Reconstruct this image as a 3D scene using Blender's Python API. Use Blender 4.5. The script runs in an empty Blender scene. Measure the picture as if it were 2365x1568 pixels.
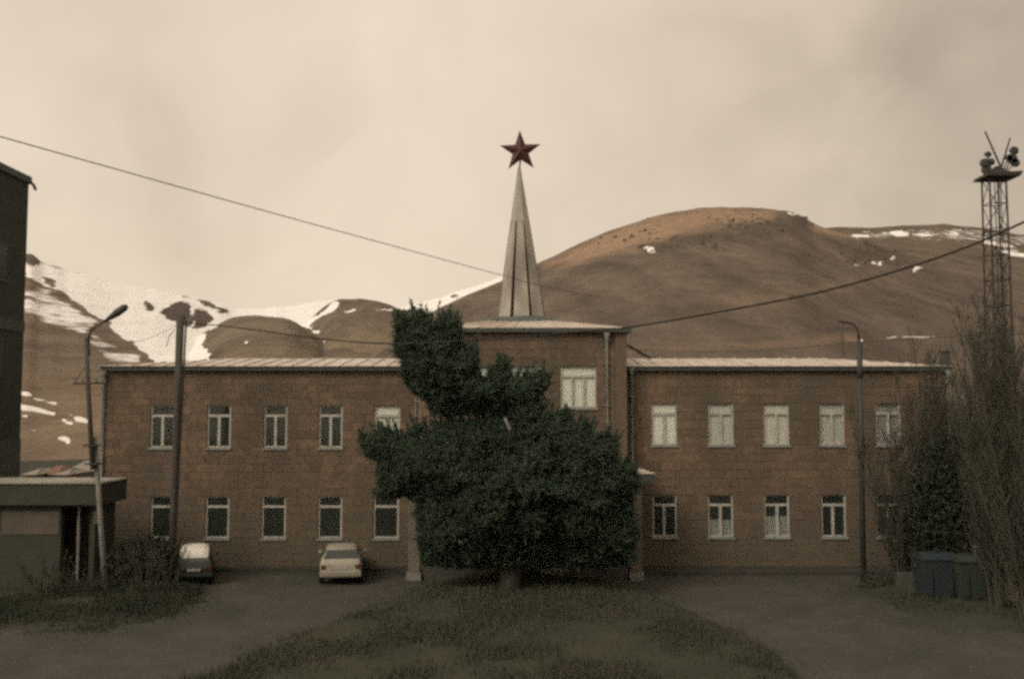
import bpy, math, random
import numpy as np
from mathutils import Vector

random.seed(7)
rng = np.random.default_rng(7)
scene = bpy.context.scene
COL = scene.collection

# ------------------------------------------------------------------ camera
CAM_H = 6.0
PITCH = math.radians(4.0)
LENS = 35.0
F = 2365.0 * LENS / 36.0          # focal length in units of a 2365 wide picture
CX, CY = 1182.5, 784.0
cam_data = bpy.data.cameras.new('camera')
cam = bpy.data.objects.new('camera', cam_data)
COL.objects.link(cam)
cam.location = (0, 0, CAM_H)
cam.rotation_euler = (math.radians(90) + PITCH, 0, 0)
cam_data.lens = LENS
cam_data.sensor_width = 36.0
cam_data.clip_start = 0.3
cam_data.clip_end = 8000
cam_data.dof.use_dof = True
cam_data.dof.focus_distance = 42.0
cam_data.dof.aperture_fstop = 2.8
scene.camera = cam

# ------------------------------------------------------------------ sky
SUN_DIR = Vector((-0.52, -0.60, 0.61)).normalized()
SUN_EL = math.asin(SUN_DIR.z)
SUN_AZ = math.atan2(SUN_DIR.x, SUN_DIR.y)
world = bpy.data.worlds.new('World')
scene.world = world
world.use_nodes = True
nt = world.node_tree
nt.nodes.clear()
wn = nt.nodes.new
out = wn('ShaderNodeOutputWorld')
bg = wn('ShaderNodeBackground')
sky = wn('ShaderNodeTexSky')
sky.sky_type = 'NISHITA'
sky.sun_disc = False
sky.sun_elevation = SUN_EL
sky.sun_rotation = SUN_AZ
sky.air_density = 1.5
sky.dust_density = 4.0
skys = wn('ShaderNodeVectorMath'); skys.operation = 'SCALE'; skys.inputs[3].default_value = 0.10
nt.links.new(sky.outputs[0], skys.inputs[0])
tc = wn('ShaderNodeTexCoord')
mp = wn('ShaderNodeMapping'); mp.inputs['Scale'].default_value = (1.0, 1.0, 1.25); mp.inputs['Location'].default_value = (0.7, 0.0, 0.35)
mp.inputs['Rotation'].default_value = (0.0, 0.35, 0.2)
nt.links.new(tc.outputs['Generated'], mp.inputs[0])
n1 = wn('ShaderNodeTexNoise'); n1.inputs['Scale'].default_value = 2.3; n1.inputs['Detail'].default_value = 5
n1.inputs['Roughness'].default_value = 0.45; n1.inputs['Distortion'].default_value = 0.6
n2 = wn('ShaderNodeTexNoise'); n2.inputs['Scale'].default_value = 6.0; n2.inputs['Detail'].default_value = 6
n2.inputs['Roughness'].default_value = 0.5; n2.inputs['Distortion'].default_value = 0.9
nt.links.new(mp.outputs[0], n1.inputs['Vector']); nt.links.new(mp.outputs[0], n2.inputs['Vector'])
sep = wn('ShaderNodeSeparateXYZ'); nt.links.new(tc.outputs['Generated'], sep.inputs[0])
# the cloud deck is thinner towards the left, thicker and greyer towards the right
gr = wn('ShaderNodeMapRange'); gr.interpolation_type = 'SMOOTHSTEP'
gr.inputs[1].default_value = -0.15; gr.inputs[2].default_value = 0.75
gr.inputs[3].default_value = -0.03; gr.inputs[4].default_value = 0.58
nt.links.new(sep.outputs[0], gr.inputs[0])
def wmath(op, a, b):
    m = wn('ShaderNodeMath'); m.operation = op
    for i, v in enumerate((a, b)):
        if isinstance(v, (int, float)): m.inputs[i].default_value = v
        else: nt.links.new(v, m.inputs[i])
    return m.outputs[0]
c1 = wmath('MULTIPLY', wmath('SUBTRACT', n1.outputs[0], 0.5), 0.68)
c2 = wmath('MULTIPLY', wmath('SUBTRACT', n2.outputs[0], 0.5), 0.44)
tt = wmath('ADD', wmath('ADD', c1, c2), wmath('ADD', gr.outputs[0], 0.21))
ramp = wn('ShaderNodeValToRGB')
ramp.color_ramp.elements[0].position = 0.0
ramp.color_ramp.elements[0].color = (0.90, 0.755, 0.59, 1)
ramp.color_ramp.elements[1].position = 1.0
ramp.color_ramp.elements[1].color = (0.30, 0.235, 0.175, 1)
e = ramp.color_ramp.elements.new(0.38); e.color = (0.72, 0.595, 0.455, 1)
nt.links.new(tt, ramp.inputs[0])
mx = wn('ShaderNodeMix'); mx.data_type = 'RGBA'; mx.inputs[0].default_value = 0.93
nt.links.new(skys.outputs[0], mx.inputs[6]); nt.links.new(ramp.outputs[0], mx.inputs[7])
bg.inputs[1].default_value = 1.0
nt.links.new(mx.outputs[2], bg.inputs[0]); nt.links.new(bg.outputs[0], out.inputs[0])

# ------------------------------------------------------------------ sun
sd = bpy.data.lights.new('sun', 'SUN')
sd.energy = 1.5
sd.angle = math.radians(28)
sd.color = (1.0, 0.90, 0.76)
sun = bpy.data.objects.new('sun', sd); COL.objects.link(sun)
sun.rotation_euler = (-SUN_DIR).to_track_quat('-Z', 'Y').to_euler()

vs = scene.view_settings
vs.view_transform = 'Standard'; vs.look = 'None'; vs.exposure = 0.0; vs.gamma = 1.0
vs.use_curve_mapping = False
scene.cycles.pixel_filter_type = 'BLACKMAN_HARRIS'
scene.cycles.filter_width = 3.0
scene.cycles.use_denoising = False
scene.cycles.use_adaptive_sampling = True
scene.cycles.adaptive_threshold = 0.045
scene.cycles.adaptive_min_samples = 8
scene.cycles.max_bounces = 6
scene.cycles.transparent_max_bounces = 16

# ------------------------------------------------------------------ measuring helpers
def at(u, y, Y):
    """the world point that stands at distance Y along the view at (u, y) of the survey picture"""
    v = (CY - y) / F
    dy = math.cos(PITCH) - v * math.sin(PITCH)
    dz = math.sin(PITCH) + v * math.cos(PITCH)
    return (Y * (u - CX) / F / dy, Y, CAM_H + Y * dz / dy)
def ground_at(u, y):
    v = (CY - y) / F
    dy = math.cos(PITCH) - v * math.sin(PITCH)
    dz = math.sin(PITCH) + v * math.cos(PITCH)
    Y = -CAM_H * dy / dz
    return (Y * (u - CX) / F / dy, Y)
def Xat(u, y, Y): return at(u, y, Y)[0]
def Zat(y, Y): return at(CX, y, Y)[2]

# ------------------------------------------------------------------ object helpers
def tag(o, label=None, cat=None, group=None, kind=None):
    if label: o['label'] = label
    if cat: o['category'] = cat
    if group: o['group'] = group
    if kind: o['kind'] = kind
    return o
def thing(name, label, cat, loc=(0, 0, 0), rz=0.0, group=None):
    o = bpy.data.objects.new(name, None); COL.objects.link(o)
    o.location = loc; o.rotation_euler = (0, 0, rz)
    o.empty_display_size = 0.3
    return tag(o, label, cat, group)
def root_loc(o):
    v = Vector((0, 0, 0))
    while o is not None:
        v += Vector(o.location); o = o.parent
    return v

class MB:
    def __init__(self): self.v = []; self.f = []
    def quad(self, *pts):
        n = len(self.v); self.v += [tuple(p) for p in pts]; self.f.append(tuple(range(n, n + len(pts)))); return self
    def box(self, x0, x1, y0, y1, z0, z1):
        n = len(self.v)
        self.v += [(x0,y0,z0),(x1,y0,z0),(x1,y1,z0),(x0,y1,z0),(x0,y0,z1),(x1,y0,z1),(x1,y1,z1),(x0,y1,z1)]
        for q in ((0,3,2,1),(4,5,6,7),(0,1,5,4),(1,2,6,5),(2,3,7,6),(3,0,4,7)):
            self.f.append(tuple(n + i for i in q))
        return self
    def hull8(self, pts):
        """a box from 8 corners: bottom ring 4, top ring 4"""
        n = len(self.v); self.v += [tuple(p) for p in pts]
        for q in ((0,3,2,1),(4,5,6,7),(0,1,5,4),(1,2,6,5),(2,3,7,6),(3,0,4,7)):
            self.f.append(tuple(n + i for i in q))
        return self
    def tube(self, pts, radii, n=8, cap=True):
        pts = [Vector(p) for p in pts]
        if isinstance(radii, (int, float)): radii = [radii] * len(pts)
        b = len(self.v)
        up = Vector((0.0123, 0.0321, 1)).normalized()
        for i, p in enumerate(pts):
            d = (pts[min(i + 1, len(pts) - 1)] - pts[max(i - 1, 0)])
            if d.length < 1e-9: d = Vector((0, 0, 1))
            d.normalize()
            a = d.cross(up)
            if a.length < 0.05: a = d.cross(Vector((1, 0.01, 0)))
            a.normalize(); c = d.cross(a)
            for k in range(n):
                t = 2 * math.pi * k / n
                self.v.append(tuple(p + (a * math.cos(t) + c * math.sin(t)) * radii[i]))
        for i in range(len(pts) - 1):
            for k in range(n):
                k2 = (k + 1) % n
                self.f.append((b + i*n + k, b + i*n + k2, b + (i+1)*n + k2, b + (i+1)*n + k))
        if cap:
            self.f.append(tuple(b + k for k in range(n))[::-1])
            self.f.append(tuple(b + (len(pts)-1)*n + k for k in range(n)))
        return self
    def lathe(self, prof, axis='z', n=20, c=(0, 0, 0)):
        """prof: list of (radius, along)"""
        b = len(self.v)
        for r, h in prof:
            for k in range(n):
                t = 2 * math.pi * k / n
                p, q = r * math.cos(t), r * math.sin(t)
                if axis == 'z': w = (p, q, h)
                elif axis == 'x': w = (h, p, q)
                else: w = (q, h, p)
                self.v.append((w[0]+c[0], w[1]+c[1], w[2]+c[2]))
        m = len(prof)
        for i in range(m - 1):
            for k in range(n):
                k2 = (k + 1) % n
                self.f.append((b + i*n + k, b + i*n + k2, b + (i+1)*n + k2, b + (i+1)*n + k))
        self.f.append(tuple(b + k for k in range(n))[::-1])
        self.f.append(tuple(b + (m-1)*n + k for k in range(n)))
        return self
    def build(self, name, mat, parent=None, local=False, smooth=False, bevel=0.0, kind=None, sub=0):
        me = bpy.data.meshes.new(name)
        v = self.v
        if parent is not None and not local:
            o0 = root_loc(parent)
            v = [(p[0]-o0.x, p[1]-o0.y, p[2]-o0.z) for p in v]
        me.from_pydata(v, [], self.f)
        me.materials.append(mat)
        if smooth: me.polygons.foreach_set('use_smooth', [True] * len(me.polygons))
        me.update()
        o = bpy.data.objects.new(name, me); COL.objects.link(o)
        if parent is not None: o.parent = parent
        if bevel:
            m = o.modifiers.new('bevel', 'BEVEL'); m.width = bevel; m.segments = 2; m.limit_method = 'ANGLE'
        if sub:
            m = o.modifiers.new('sub', 'SUBSURF'); m.levels = sub; m.render_levels = sub
        if kind: o['kind'] = kind
        return o

def np_mesh(name, verts, faces, mat, parent=None, smooth=False, attrs=None):
    """verts (N,3) array, faces (M,k) array with constant k; world coordinates"""
    verts = np.asarray(verts, dtype=np.float32)
    if parent is not None:
        o0 = root_loc(parent); verts = verts - np.array([o0.x, o0.y, o0.z], dtype=np.float32)
    me = bpy.data.meshes.new(name)
    M, k = faces.shape
    me.vertices.add(len(verts)); me.vertices.foreach_set('co', verts.ravel())
    me.loops.add(M * k); me.loops.foreach_set('vertex_index', faces.astype(np.int32).ravel())
    me.polygons.add(M); me.polygons.foreach_set('loop_start', np.arange(0, M * k, k, dtype=np.int32))
    if smooth: me.polygons.foreach_set('use_smooth', np.ones(M, dtype=bool))
    me.materials.append(mat)
    me.update(calc_edges=True)
    for an, av in (attrs or {}).items():
        a = me.attributes.new(an, 'FLOAT', 'POINT'); a.data.foreach_set('value', np.asarray(av, dtype=np.float32))
    me.validate()
    o = bpy.data.objects.new(name, me); COL.objects.link(o)
    if parent is not None: o.parent = parent
    return o

def copy_tree(o, parent=None):
    c = o.copy(); COL.objects.link(c); c.parent = parent
    for ch in list(o.children): copy_tree(ch, c)
    return c

def vnoise(x, y, seed=0):
    xi = np.floor(x).astype(np.int64); yi = np.floor(y).astype(np.int64)
    xf = x - xi; yf = y - yi
    xf = xf*xf*(3-2*xf); yf = yf*yf*(3-2*yf)
    def h(a, b):
        n = (a * 374761393 + b * 668265263 + seed * 974634777) & 0x7fffffff
        n = ((n ^ (n >> 13)) * 1274126177) & 0x7fffffff
        return ((n ^ (n >> 16)) & 0xffff) / 65535.0
    return (h(xi,yi)*(1-xf)+h(xi+1,yi)*xf)*(1-yf) + (h(xi,yi+1)*(1-xf)+h(xi+1,yi+1)*xf)*yf
def fbm(x, y, oct=5, seed=0, g=0.5):
    s = 0; a = 1; t = 0
    for i in range(oct):
        s = s + a * vnoise(x * 2**i, y * 2**i, seed + i * 17); t += a; a *= g
    return s / t - 0.5

# ------------------------------------------------------------------ materials
def new_mat(name):
    m = bpy.data.materials.new(name); m.use_nodes = True
    nt = m.node_tree; b = nt.nodes['Principled BSDF']
    return m, nt, b
def lnk(nt, a, b): nt.links.new(a, b)
def mat(name, c1, c2=None, scale=4.0, rough=0.8, bump=0.0, bscale=None, metal=0.0, spec=0.3, stain=None, sscale=0.6, sfac=0.5, stretch=(1,1,1), coords='Object'):
    m, nt, b = new_mat(name)
    b.inputs['Roughness'].default_value = rough
    b.inputs['Metallic'].default_value = metal
    b.inputs['Specular IOR Level'].default_value = spec
    c2 = c2 or tuple(x * 0.75 for x in c1)
    tc = nt.nodes.new('ShaderNodeTexCoord')
    mp = nt.nodes.new('ShaderNodeMapping'); mp.inputs['Scale'].default_value = stretch
    lnk(nt, tc.outputs[coords], mp.inputs[0])
    n = nt.nodes.new('ShaderNodeTexNoise'); n.inputs['Scale'].default_value = scale
    n.inputs['Detail'].default_value = 8; n.inputs['Roughness'].default_value = 0.62
    lnk(nt, mp.outputs[0], n.inputs['Vector'])
    r = nt.nodes.new('ShaderNodeMapRange'); r.inputs[1].default_value = 0.32; r.inputs[2].default_value = 0.68
    lnk(nt, n.outputs[0], r.inputs[0])
    mx = nt.nodes.new('ShaderNodeMix'); mx.data_type = 'RGBA'
    mx.inputs[6].default_value = (*c1, 1); mx.inputs[7].default_value = (*c2, 1)
    lnk(nt, r.outputs[0], mx.inputs[0])
    colour = mx.outputs[2]
    if stain:
        n3 = nt.nodes.new('ShaderNodeTexNoise'); n3.inputs['Scale'].default_value = sscale; n3.inputs['Detail'].default_value = 5
        lnk(nt, mp.outputs[0], n3.inputs['Vector'])
        r3 = nt.nodes.new('ShaderNodeMapRange'); r3.inputs[1].default_value = 0.48; r3.inputs[2].default_value = 0.68
        r3.inputs[4].default_value = sfac
        lnk(nt, n3.outputs[0], r3.inputs[0])
        m3 = nt.nodes.new('ShaderNodeMix'); m3.data_type = 'RGBA'; m3.inputs[7].default_value = (*stain, 1)
        lnk(nt, r3.outputs[0], m3.inputs[0]); lnk(nt, colour, m3.inputs[6]); colour = m3.outputs[2]
    lnk(nt, colour, b.inputs['Base Color'])
    if bump:
        n2 = nt.nodes.new('ShaderNodeTexNoise'); n2.inputs['Scale'].default_value = bscale or scale * 6
        n2.inputs['Detail'].default_value = 6
        lnk(nt, mp.outputs[0], n2.inputs['Vector'])
        bp = nt.nodes.new('ShaderNodeBump'); bp.inputs['Strength'].default_value = bump; bp.inputs['Distance'].default_value = 0.05
        lnk(nt, n2.outputs[0], bp.inputs['Height']); lnk(nt, bp.outputs[0], b.inputs['Normal'])
    return m

def stone_material():
    m, nt, b = new_mat('tuff_stone')
    b.inputs['Roughness'].default_value = 0.92; b.inputs['Specular IOR Level'].default_value = 0.15
    geo = nt.nodes.new('ShaderNodeNewGeometry'); oi = nt.nodes.new('ShaderNodeObjectInfo')
    ad = nt.nodes.new('ShaderNodeMath'); ad.operation = 'ADD'
    lnk(nt, geo.outputs['Random Per Island'], ad.inputs[0]); lnk(nt, oi.outputs['Random'], ad.inputs[1])
    fr = nt.nodes.new('ShaderNodeMath'); fr.operation = 'FRACT'; lnk(nt, ad.outputs[0], fr.inputs[0])
    rp = nt.nodes.new('ShaderNodeValToRGB'); cr = rp.color_ramp
    cr.elements[0].position = 0; cr.elements[0].color = (0.170, 0.127, 0.093, 1)
    cr.elements[1].position = 1; cr.elements[1].color = (0.262, 0.182, 0.126, 1)
    for p, c in ((0.22, (0.196, 0.142, 0.104)), (0.5, (0.214, 0.153, 0.112)), (0.8, (0.236, 0.164, 0.115))):
        e = cr.elements.new(p); e.color = (*c, 1)
    lnk(nt, fr.outputs[0], rp.inputs[0])
    tc = nt.nodes.new('ShaderNodeTexCoord')
    n = nt.nodes.new('ShaderNodeTexNoise'); n.inputs['Scale'].default_value = 5; n.inputs['Detail'].default_value = 9; n.inputs['Roughness'].default_value = 0.7
    lnk(nt, geo.outputs['Position'], n.inputs['Vector'])
    r = nt.nodes.new('ShaderNodeMapRange'); r.inputs[1].default_value = 0.3; r.inputs[2].default_value = 0.7; r.inputs[3].default_value = 0.62; r.inputs[4].default_value = 1.3
    r.inputs[3].default_value = 0.56; r.inputs[4].default_value = 1.06
    lnk(nt, n.outputs[0], r.inputs[0])
    ml = nt.nodes.new('ShaderNodeVectorMath'); ml.operation = 'SCALE'
    lnk(nt, rp.outputs[0], ml.inputs[0]); lnk(nt, r.outputs[0], ml.inputs[3])
    # damp, dirty runs: own shapes, stretched down the wall
    mp = nt.nodes.new('ShaderNodeMapping'); mp.inputs['Scale'].default_value = (1.0, 1.0, 0.45)
    lnk(nt, geo.outputs['Position'], mp.inputs[0])
    n3 = nt.nodes.new('ShaderNodeTexNoise'); n3.inputs['Scale'].default_value = 0.55; n3.inputs['Detail'].default_value = 7; n3.inputs['Roughness'].default_value = 0.6
    lnk(nt, mp.outputs[0], n3.inputs['Vector'])
    r3 = nt.nodes.new('ShaderNodeMapRange'); r3.inputs[1].default_value = 0.43; r3.inputs[2].default_value = 0.66; r3.inputs[4].default_value = 0.8
    lnk(nt, n3.outputs[0], r3.inputs[0])
    m3 = nt.nodes.new('ShaderNodeMix'); m3.data_type = 'RGBA'; m3.inputs[7].default_value = (0.105, 0.093, 0.070, 1)
    lnk(nt, r3.outputs[0], m3.inputs[0]); lnk(nt, ml.outputs[0], m3.inputs[6])
    # lower wall, darker and greener towards the ground
    sp = nt.nodes.new('ShaderNodeSeparateXYZ'); lnk(nt, geo.outputs['Position'], sp.inputs[0])
    nz = nt.nodes.new('ShaderNodeMath'); nz.operation = 'MULTIPLY_ADD'; nz.inputs[1].default_value = 2.0
    lnk(nt, n3.outputs[0], nz.inputs[0]); lnk(nt, sp.outputs[2], nz.inputs[2])
    rz = nt.nodes.new('ShaderNodeMapRange'); rz.inputs[1].default_value = 5.2; rz.inputs[2].default_value = 1.4; rz.inputs[3].default_value = 0.0; rz.inputs[4].default_value = 0.7
    lnk(nt, nz.outputs[0], rz.inputs[0])
    m4 = nt.nodes.new('ShaderNodeMix'); m4.data_type = 'RGBA'; m4.inputs[7].default_value = (0.105, 0.097, 0.073, 1)
    lnk(nt, rz.outputs[0], m4.inputs[0]); lnk(nt, m3.outputs[2], m4.inputs[6])
    lnk(nt, m4.outputs[2], b.inputs['Base Color'])
    bp = nt.nodes.new('ShaderNodeBump'); bp.inputs['Strength'].default_value = 0.5; bp.inputs['Distance'].default_value = 0.02
    n5 = nt.nodes.new('ShaderNodeTexNoise'); n5.inputs['Scale'].default_value = 22; n5.inputs['Detail'].default_value = 6
    lnk(nt, geo.outputs['Position'], n5.inputs['Vector'])
    lnk(nt, n5.outputs[0], bp.inputs['Height']); lnk(nt, bp.outputs[0], b.inputs['Normal'])
    return m

def glass_material():
    m, nt, b = new_mat('window_glass')
    nt.nodes.remove(b)
    o = nt.nodes['Material Output']
    tr = nt.nodes.new('ShaderNodeBsdfTransparent'); tr.inputs[0].default_value = (0.985, 0.995, 0.985, 1)
    gl = nt.nodes.new('ShaderNodeBsdfGlossy'); gl.inputs['Roughness'].default_value = 0.06; gl.inputs[0].default_value = (0.9, 0.95, 0.92, 1)
    df = nt.nodes.new('ShaderNodeBsdfDiffuse'); df.inputs[0].default_value = (0.34, 0.42, 0.35, 1)
    md = nt.nodes.new('ShaderNodeMixShader'); md.inputs[0].default_value = 0.045
    lnk(nt, tr.outputs[0], md.inputs[1]); lnk(nt, df.outputs[0], md.inputs[2])
    gl.inputs[0].default_value = (0.62, 0.68, 0.64, 1)
    mx = nt.nodes.new('ShaderNodeMixShader')
    mx.inputs[0].default_value = 0.03; lnk(nt, md.outputs[0], mx.inputs[1]); lnk(nt, gl.outputs[0], mx.inputs[2])
    lnk(nt, mx.outputs[0], o.inputs[0])
    return m

def hill_material(name, base, base2, warm, rock, snow_scale=0.034):
    m, nt, b = new_mat(name)
    b.inputs['Roughness'].default_value = 0.95; b.inputs['Specular IOR Level'].default_value = 0.1
    geo = nt.nodes.new('ShaderNodeNewGeometry')
    def noise(scale, detail, rgh=0.6, stretch=(1, 1, 1)):
        mp = nt.nodes.new('ShaderNodeMapping'); mp.inputs['Scale'].default_value = stretch
        lnk(nt, geo.outputs['Position'], mp.inputs[0])
        n = nt.nodes.new('ShaderNodeTexNoise'); n.inputs['Scale'].default_value = scale
        n.inputs['Detail'].default_value = detail; n.inputs['Roughness'].default_value = rgh
        lnk(nt, mp.outputs[0], n.inputs['Vector']); return n.outputs[0]
    def mixc(fac, a, b_):
        x = nt.nodes.new('ShaderNodeMix'); x.data_type = 'RGBA'
        lnk(nt, fac, x.inputs[0])
        for i, v in ((6, a), (7, b_)):
            if isinstance(v, tuple): x.inputs[i].default_value = (*v, 1)
            else: lnk(nt, v, x.inputs[i])
        return x.outputs[2]
    def rng_(v, a, b_, lo=0.0, hi=1.0):
        r = nt.nodes.new('ShaderNodeMapRange'); r.inputs[1].default_value = a; r.inputs[2].default_value = b_
        r.inputs[3].default_value = lo; r.inputs[4].default_value = hi
        lnk(nt, v, r.inputs[0]); return r.outputs[0]
    def attr(n):
        a = nt.nodes.new('ShaderNodeAttribute'); a.attribute_name = n; return a.outputs['Fac']
    def madd(v, k, c):
        x = nt.nodes.new('ShaderNodeMath'); x.operation = 'MULTIPLY_ADD'; lnk(nt, v, x.inputs[0]); x.inputs[1].default_value = k
        if isinstance(c, (int, float)): x.inputs[2].default_value = c
        else: lnk(nt, c, x.inputs[2])
        return x.outputs[0]
    nf = noise(0.045, 9, 0.72, (1, 0.3, 1.6))
    nb = noise(0.009, 6, 0.55)
    c = mixc(rng_(nb, 0.35, 0.65), base, base2)
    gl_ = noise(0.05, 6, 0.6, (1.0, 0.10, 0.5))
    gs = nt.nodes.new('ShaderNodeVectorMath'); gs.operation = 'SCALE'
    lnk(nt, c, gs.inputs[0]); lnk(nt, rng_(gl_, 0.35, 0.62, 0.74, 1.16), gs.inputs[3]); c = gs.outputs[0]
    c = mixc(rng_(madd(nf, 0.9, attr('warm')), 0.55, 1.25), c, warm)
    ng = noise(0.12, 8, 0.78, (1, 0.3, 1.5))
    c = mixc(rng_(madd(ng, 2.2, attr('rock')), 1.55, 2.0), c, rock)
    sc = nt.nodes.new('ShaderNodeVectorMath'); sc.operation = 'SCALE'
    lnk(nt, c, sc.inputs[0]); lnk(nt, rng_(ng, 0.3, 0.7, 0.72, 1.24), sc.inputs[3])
    ns = noise(snow_scale, 9, 0.70, (1, 0.32, 1.6))
    c = mixc(rng_(madd(ns, 0.9, attr('snow')), 0.91, 1.03), sc.outputs[0], (0.93, 0.91, 0.89))
    lnk(nt, c, b.inputs['Base Color'])
    bp = nt.nodes.new('ShaderNodeBump'); bp.inputs['Strength'].default_value = 0.6; bp.inputs['Distance'].default_value = 4.0
    lnk(nt, nf, bp.inputs['Height']); lnk(nt, bp.outputs[0], b.inputs['Normal'])
    return m

M = {}
M['stone'] = stone_material()
M['mortar'] = mat('mortar', (0.165, 0.125, 0.092), (0.14, 0.108, 0.08), 3, 0.95, 0.3)
M['glass'] = glass_material()
M['white_paint'] = mat('white_window_paint', (0.52, 0.50, 0.44), (0.40, 0.38, 0.335), 6, 0.6, stain=(0.27, 0.25, 0.21), sscale=3)
M['curtain'] = mat('white_curtain', (0.86, 0.83, 0.76), (0.78, 0.75, 0.68), 3, 0.9, stretch=(6, 1, 0.4))
M['curtain_dim'] = mat('dim_curtain', (0.30, 0.295, 0.265), (0.22, 0.215, 0.195), 3, 0.9, stretch=(6, 1, 0.4))
M['curtain_pale'] = mat('pale_curtain', (0.70, 0.67, 0.60), (0.60, 0.575, 0.52), 3, 0.9, stretch=(6, 1, 0.4))
M['curtain_grey'] = mat('grey_curtain', (0.56, 0.55, 0.51), (0.44, 0.435, 0.40), 3, 0.9, stretch=(7, 1, 0.4))
M['curtain_blue'] = mat('blue_curtain', (0.50, 0.58, 0.60), (0.62, 0.64, 0.62), 2, 0.9, stretch=(6, 1, 0.4))
M['roof'] = mat('pale_sheet_roof', (0.66, 0.60, 0.52), (0.48, 0.42, 0.36), 1.2, 0.5, stain=(0.38, 0.24, 0.16), sscale=0.7, sfac=0.6)
M['dark_metal'] = mat('dark_gutter_metal', (0.085, 0.095, 0.084), (0.06, 0.068, 0.06), 5, 0.7)
M['zinc'] = mat('zinc_pipe', (0.30, 0.32, 0.30), (0.22, 0.24, 0.23), 5, 0.5)
M['spire'] = mat('spire_sheet', (0.47, 0.44, 0.385), (0.34, 0.315, 0.27), 1.6, 0.55, stain=(0.17, 0.14, 0.11), sscale=1.0, sfac=0.6, stretch=(1, 1, 0.35))
M['spire_core'] = mat('rusty_spire_core', (0.075, 0.045, 0.03), (0.05, 0.035, 0.028), 4, 0.9)
M['star'] = mat('dark_red_star', (0.085, 0.030, 0.024), (0.058, 0.023, 0.019), 3, 0.45, spec=0.4)
M['slab'] = mat('grey_plinth', (0.15, 0.165, 0.16), (0.10, 0.11, 0.105), 3, 0.8)
M['concrete'] = mat('weathered_concrete', (0.26, 0.245, 0.215), (0.18, 0.17, 0.15), 3, 0.9, 0.3, stain=(0.11, 0.10, 0.085), sscale=1.2)
M['grit'] = mat('road_grit', (0.135, 0.128, 0.11), (0.085, 0.082, 0.07), 8, 0.9)
M['dark_concrete'] = mat('darkened_concrete', (0.085, 0.082, 0.07), (0.055, 0.055, 0.046), 3, 0.9, 0.3)  # dark tone paints entrance shadow on porch floor and steps; low wall shares it
M['pale_plaster'] = mat('pale_plaster', (0.19, 0.165, 0.128), (0.14, 0.122, 0.096), 2, 0.9, 0.2, stain=(0.10, 0.085, 0.065), sscale=1.0)
M['dark_plaster'] = mat('dark_plaster', (0.064, 0.073, 0.056), (0.046, 0.053, 0.041), 1.5, 0.9, 0.2)
M['mid_plaster'] = mat('grey_plaster_band', (0.105, 0.11, 0.095), (0.08, 0.085, 0.072), 1.5, 0.9)
M['panel_plaster'] = mat('panel_plaster', (0.125, 0.106, 0.083), (0.09, 0.08, 0.064), 1.5, 0.9, 0.2)
M['shed_roof'] = mat('shed_roof_sheet', (0.40, 0.365, 0.31), (0.20, 0.19, 0.16), 0.35, 0.6)
M['shed_wall'] = mat('shed_plaster', (0.062, 0.062, 0.048), (0.046, 0.048, 0.038), 1.2, 0.9, 0.2, stain=(0.05, 0.052, 0.041), sscale=0.8)
M['dark_wood'] = mat('dark_door_wood', (0.04, 0.032, 0.024), (0.028, 0.022, 0.018), 4, 0.6)
M['pole_wood'] = mat('old_pole_wood', (0.115, 0.105, 0.09), (0.07, 0.065, 0.056), 2, 0.9, 0.3, stretch=(6, 6, 0.5))
M['pole_concrete'] = mat('pole_concrete', (0.25, 0.24, 0.215), (0.17, 0.165, 0.15), 2, 0.9, 0.2)
M['lamp_grey'] = mat('lamp_grey', (0.06, 0.062, 0.058), (0.045, 0.046, 0.044), 4, 0.5)
M['cable'] = mat('cable_black', (0.028, 0.027, 0.024), (0.02, 0.02, 0.018), 4, 0.6)
M['cable_pale'] = mat('cable_brown', (0.22, 0.185, 0.15), (0.18, 0.15, 0.12), 4, 0.6)
M['tower_steel'] = mat('tower_steel', (0.05, 0.045, 0.04), (0.035, 0.033, 0.03), 4, 0.6)
M['bark'] = mat('pine_bark', (0.075, 0.066, 0.052), (0.045, 0.040, 0.032), 5, 0.95, 0.5, stretch=(1, 1, 0.3))
M['twig'] = mat('bare_twigs', (0.078, 0.074, 0.056), (0.054, 0.053, 0.040), 3, 0.9)
def needle_material(name, c1, c2):
    m = mat(name, c1, c2, 1.1, 0.75, spec=0.2)
    nt = m.node_tree; b = nt.nodes['Principled BSDF']; o = nt.nodes['Material Output']
    src = b.inputs['Base Color'].links[0].from_socket
    t = nt.nodes.new('ShaderNodeBsdfTranslucent'); lnk(nt, src, t.inputs[0])
    mx = nt.nodes.new('ShaderNodeMixShader'); mx.inputs[0].default_value = 0.48
    lnk(nt, b.outputs[0], mx.inputs[1]); lnk(nt, t.outputs[0], mx.inputs[2]); lnk(nt, mx.outputs[0], o.inputs[0])
    return m
M['needles'] = needle_material('pine_needles', (0.122, 0.166, 0.118), (0.088, 0.122, 0.087))
M['shrub_leaf'] = mat('dark_shrub_leaves', (0.058, 0.068, 0.049), (0.040, 0.048, 0.035), 1.6, 0.8, spec=0.2)
M['grass'] = mat('dry_grass', (0.090, 0.087, 0.062), (0.060, 0.066, 0.047), 0.55, 0.9, spec=0.1, coords='Object')
M['damp_grass'] = mat('damp_grass_blades', (0.066, 0.072, 0.051), (0.044, 0.053, 0.038), 0.6, 0.9, spec=0.1)
M['soil'] = mat('earth_and_grass', (0.066, 0.066, 0.049), (0.046, 0.051, 0.038), 0.5, 0.95, 0.5, 6, spec=0.1, stain=(0.048, 0.052, 0.039), sscale=0.25, sfac=0.7)
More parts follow.
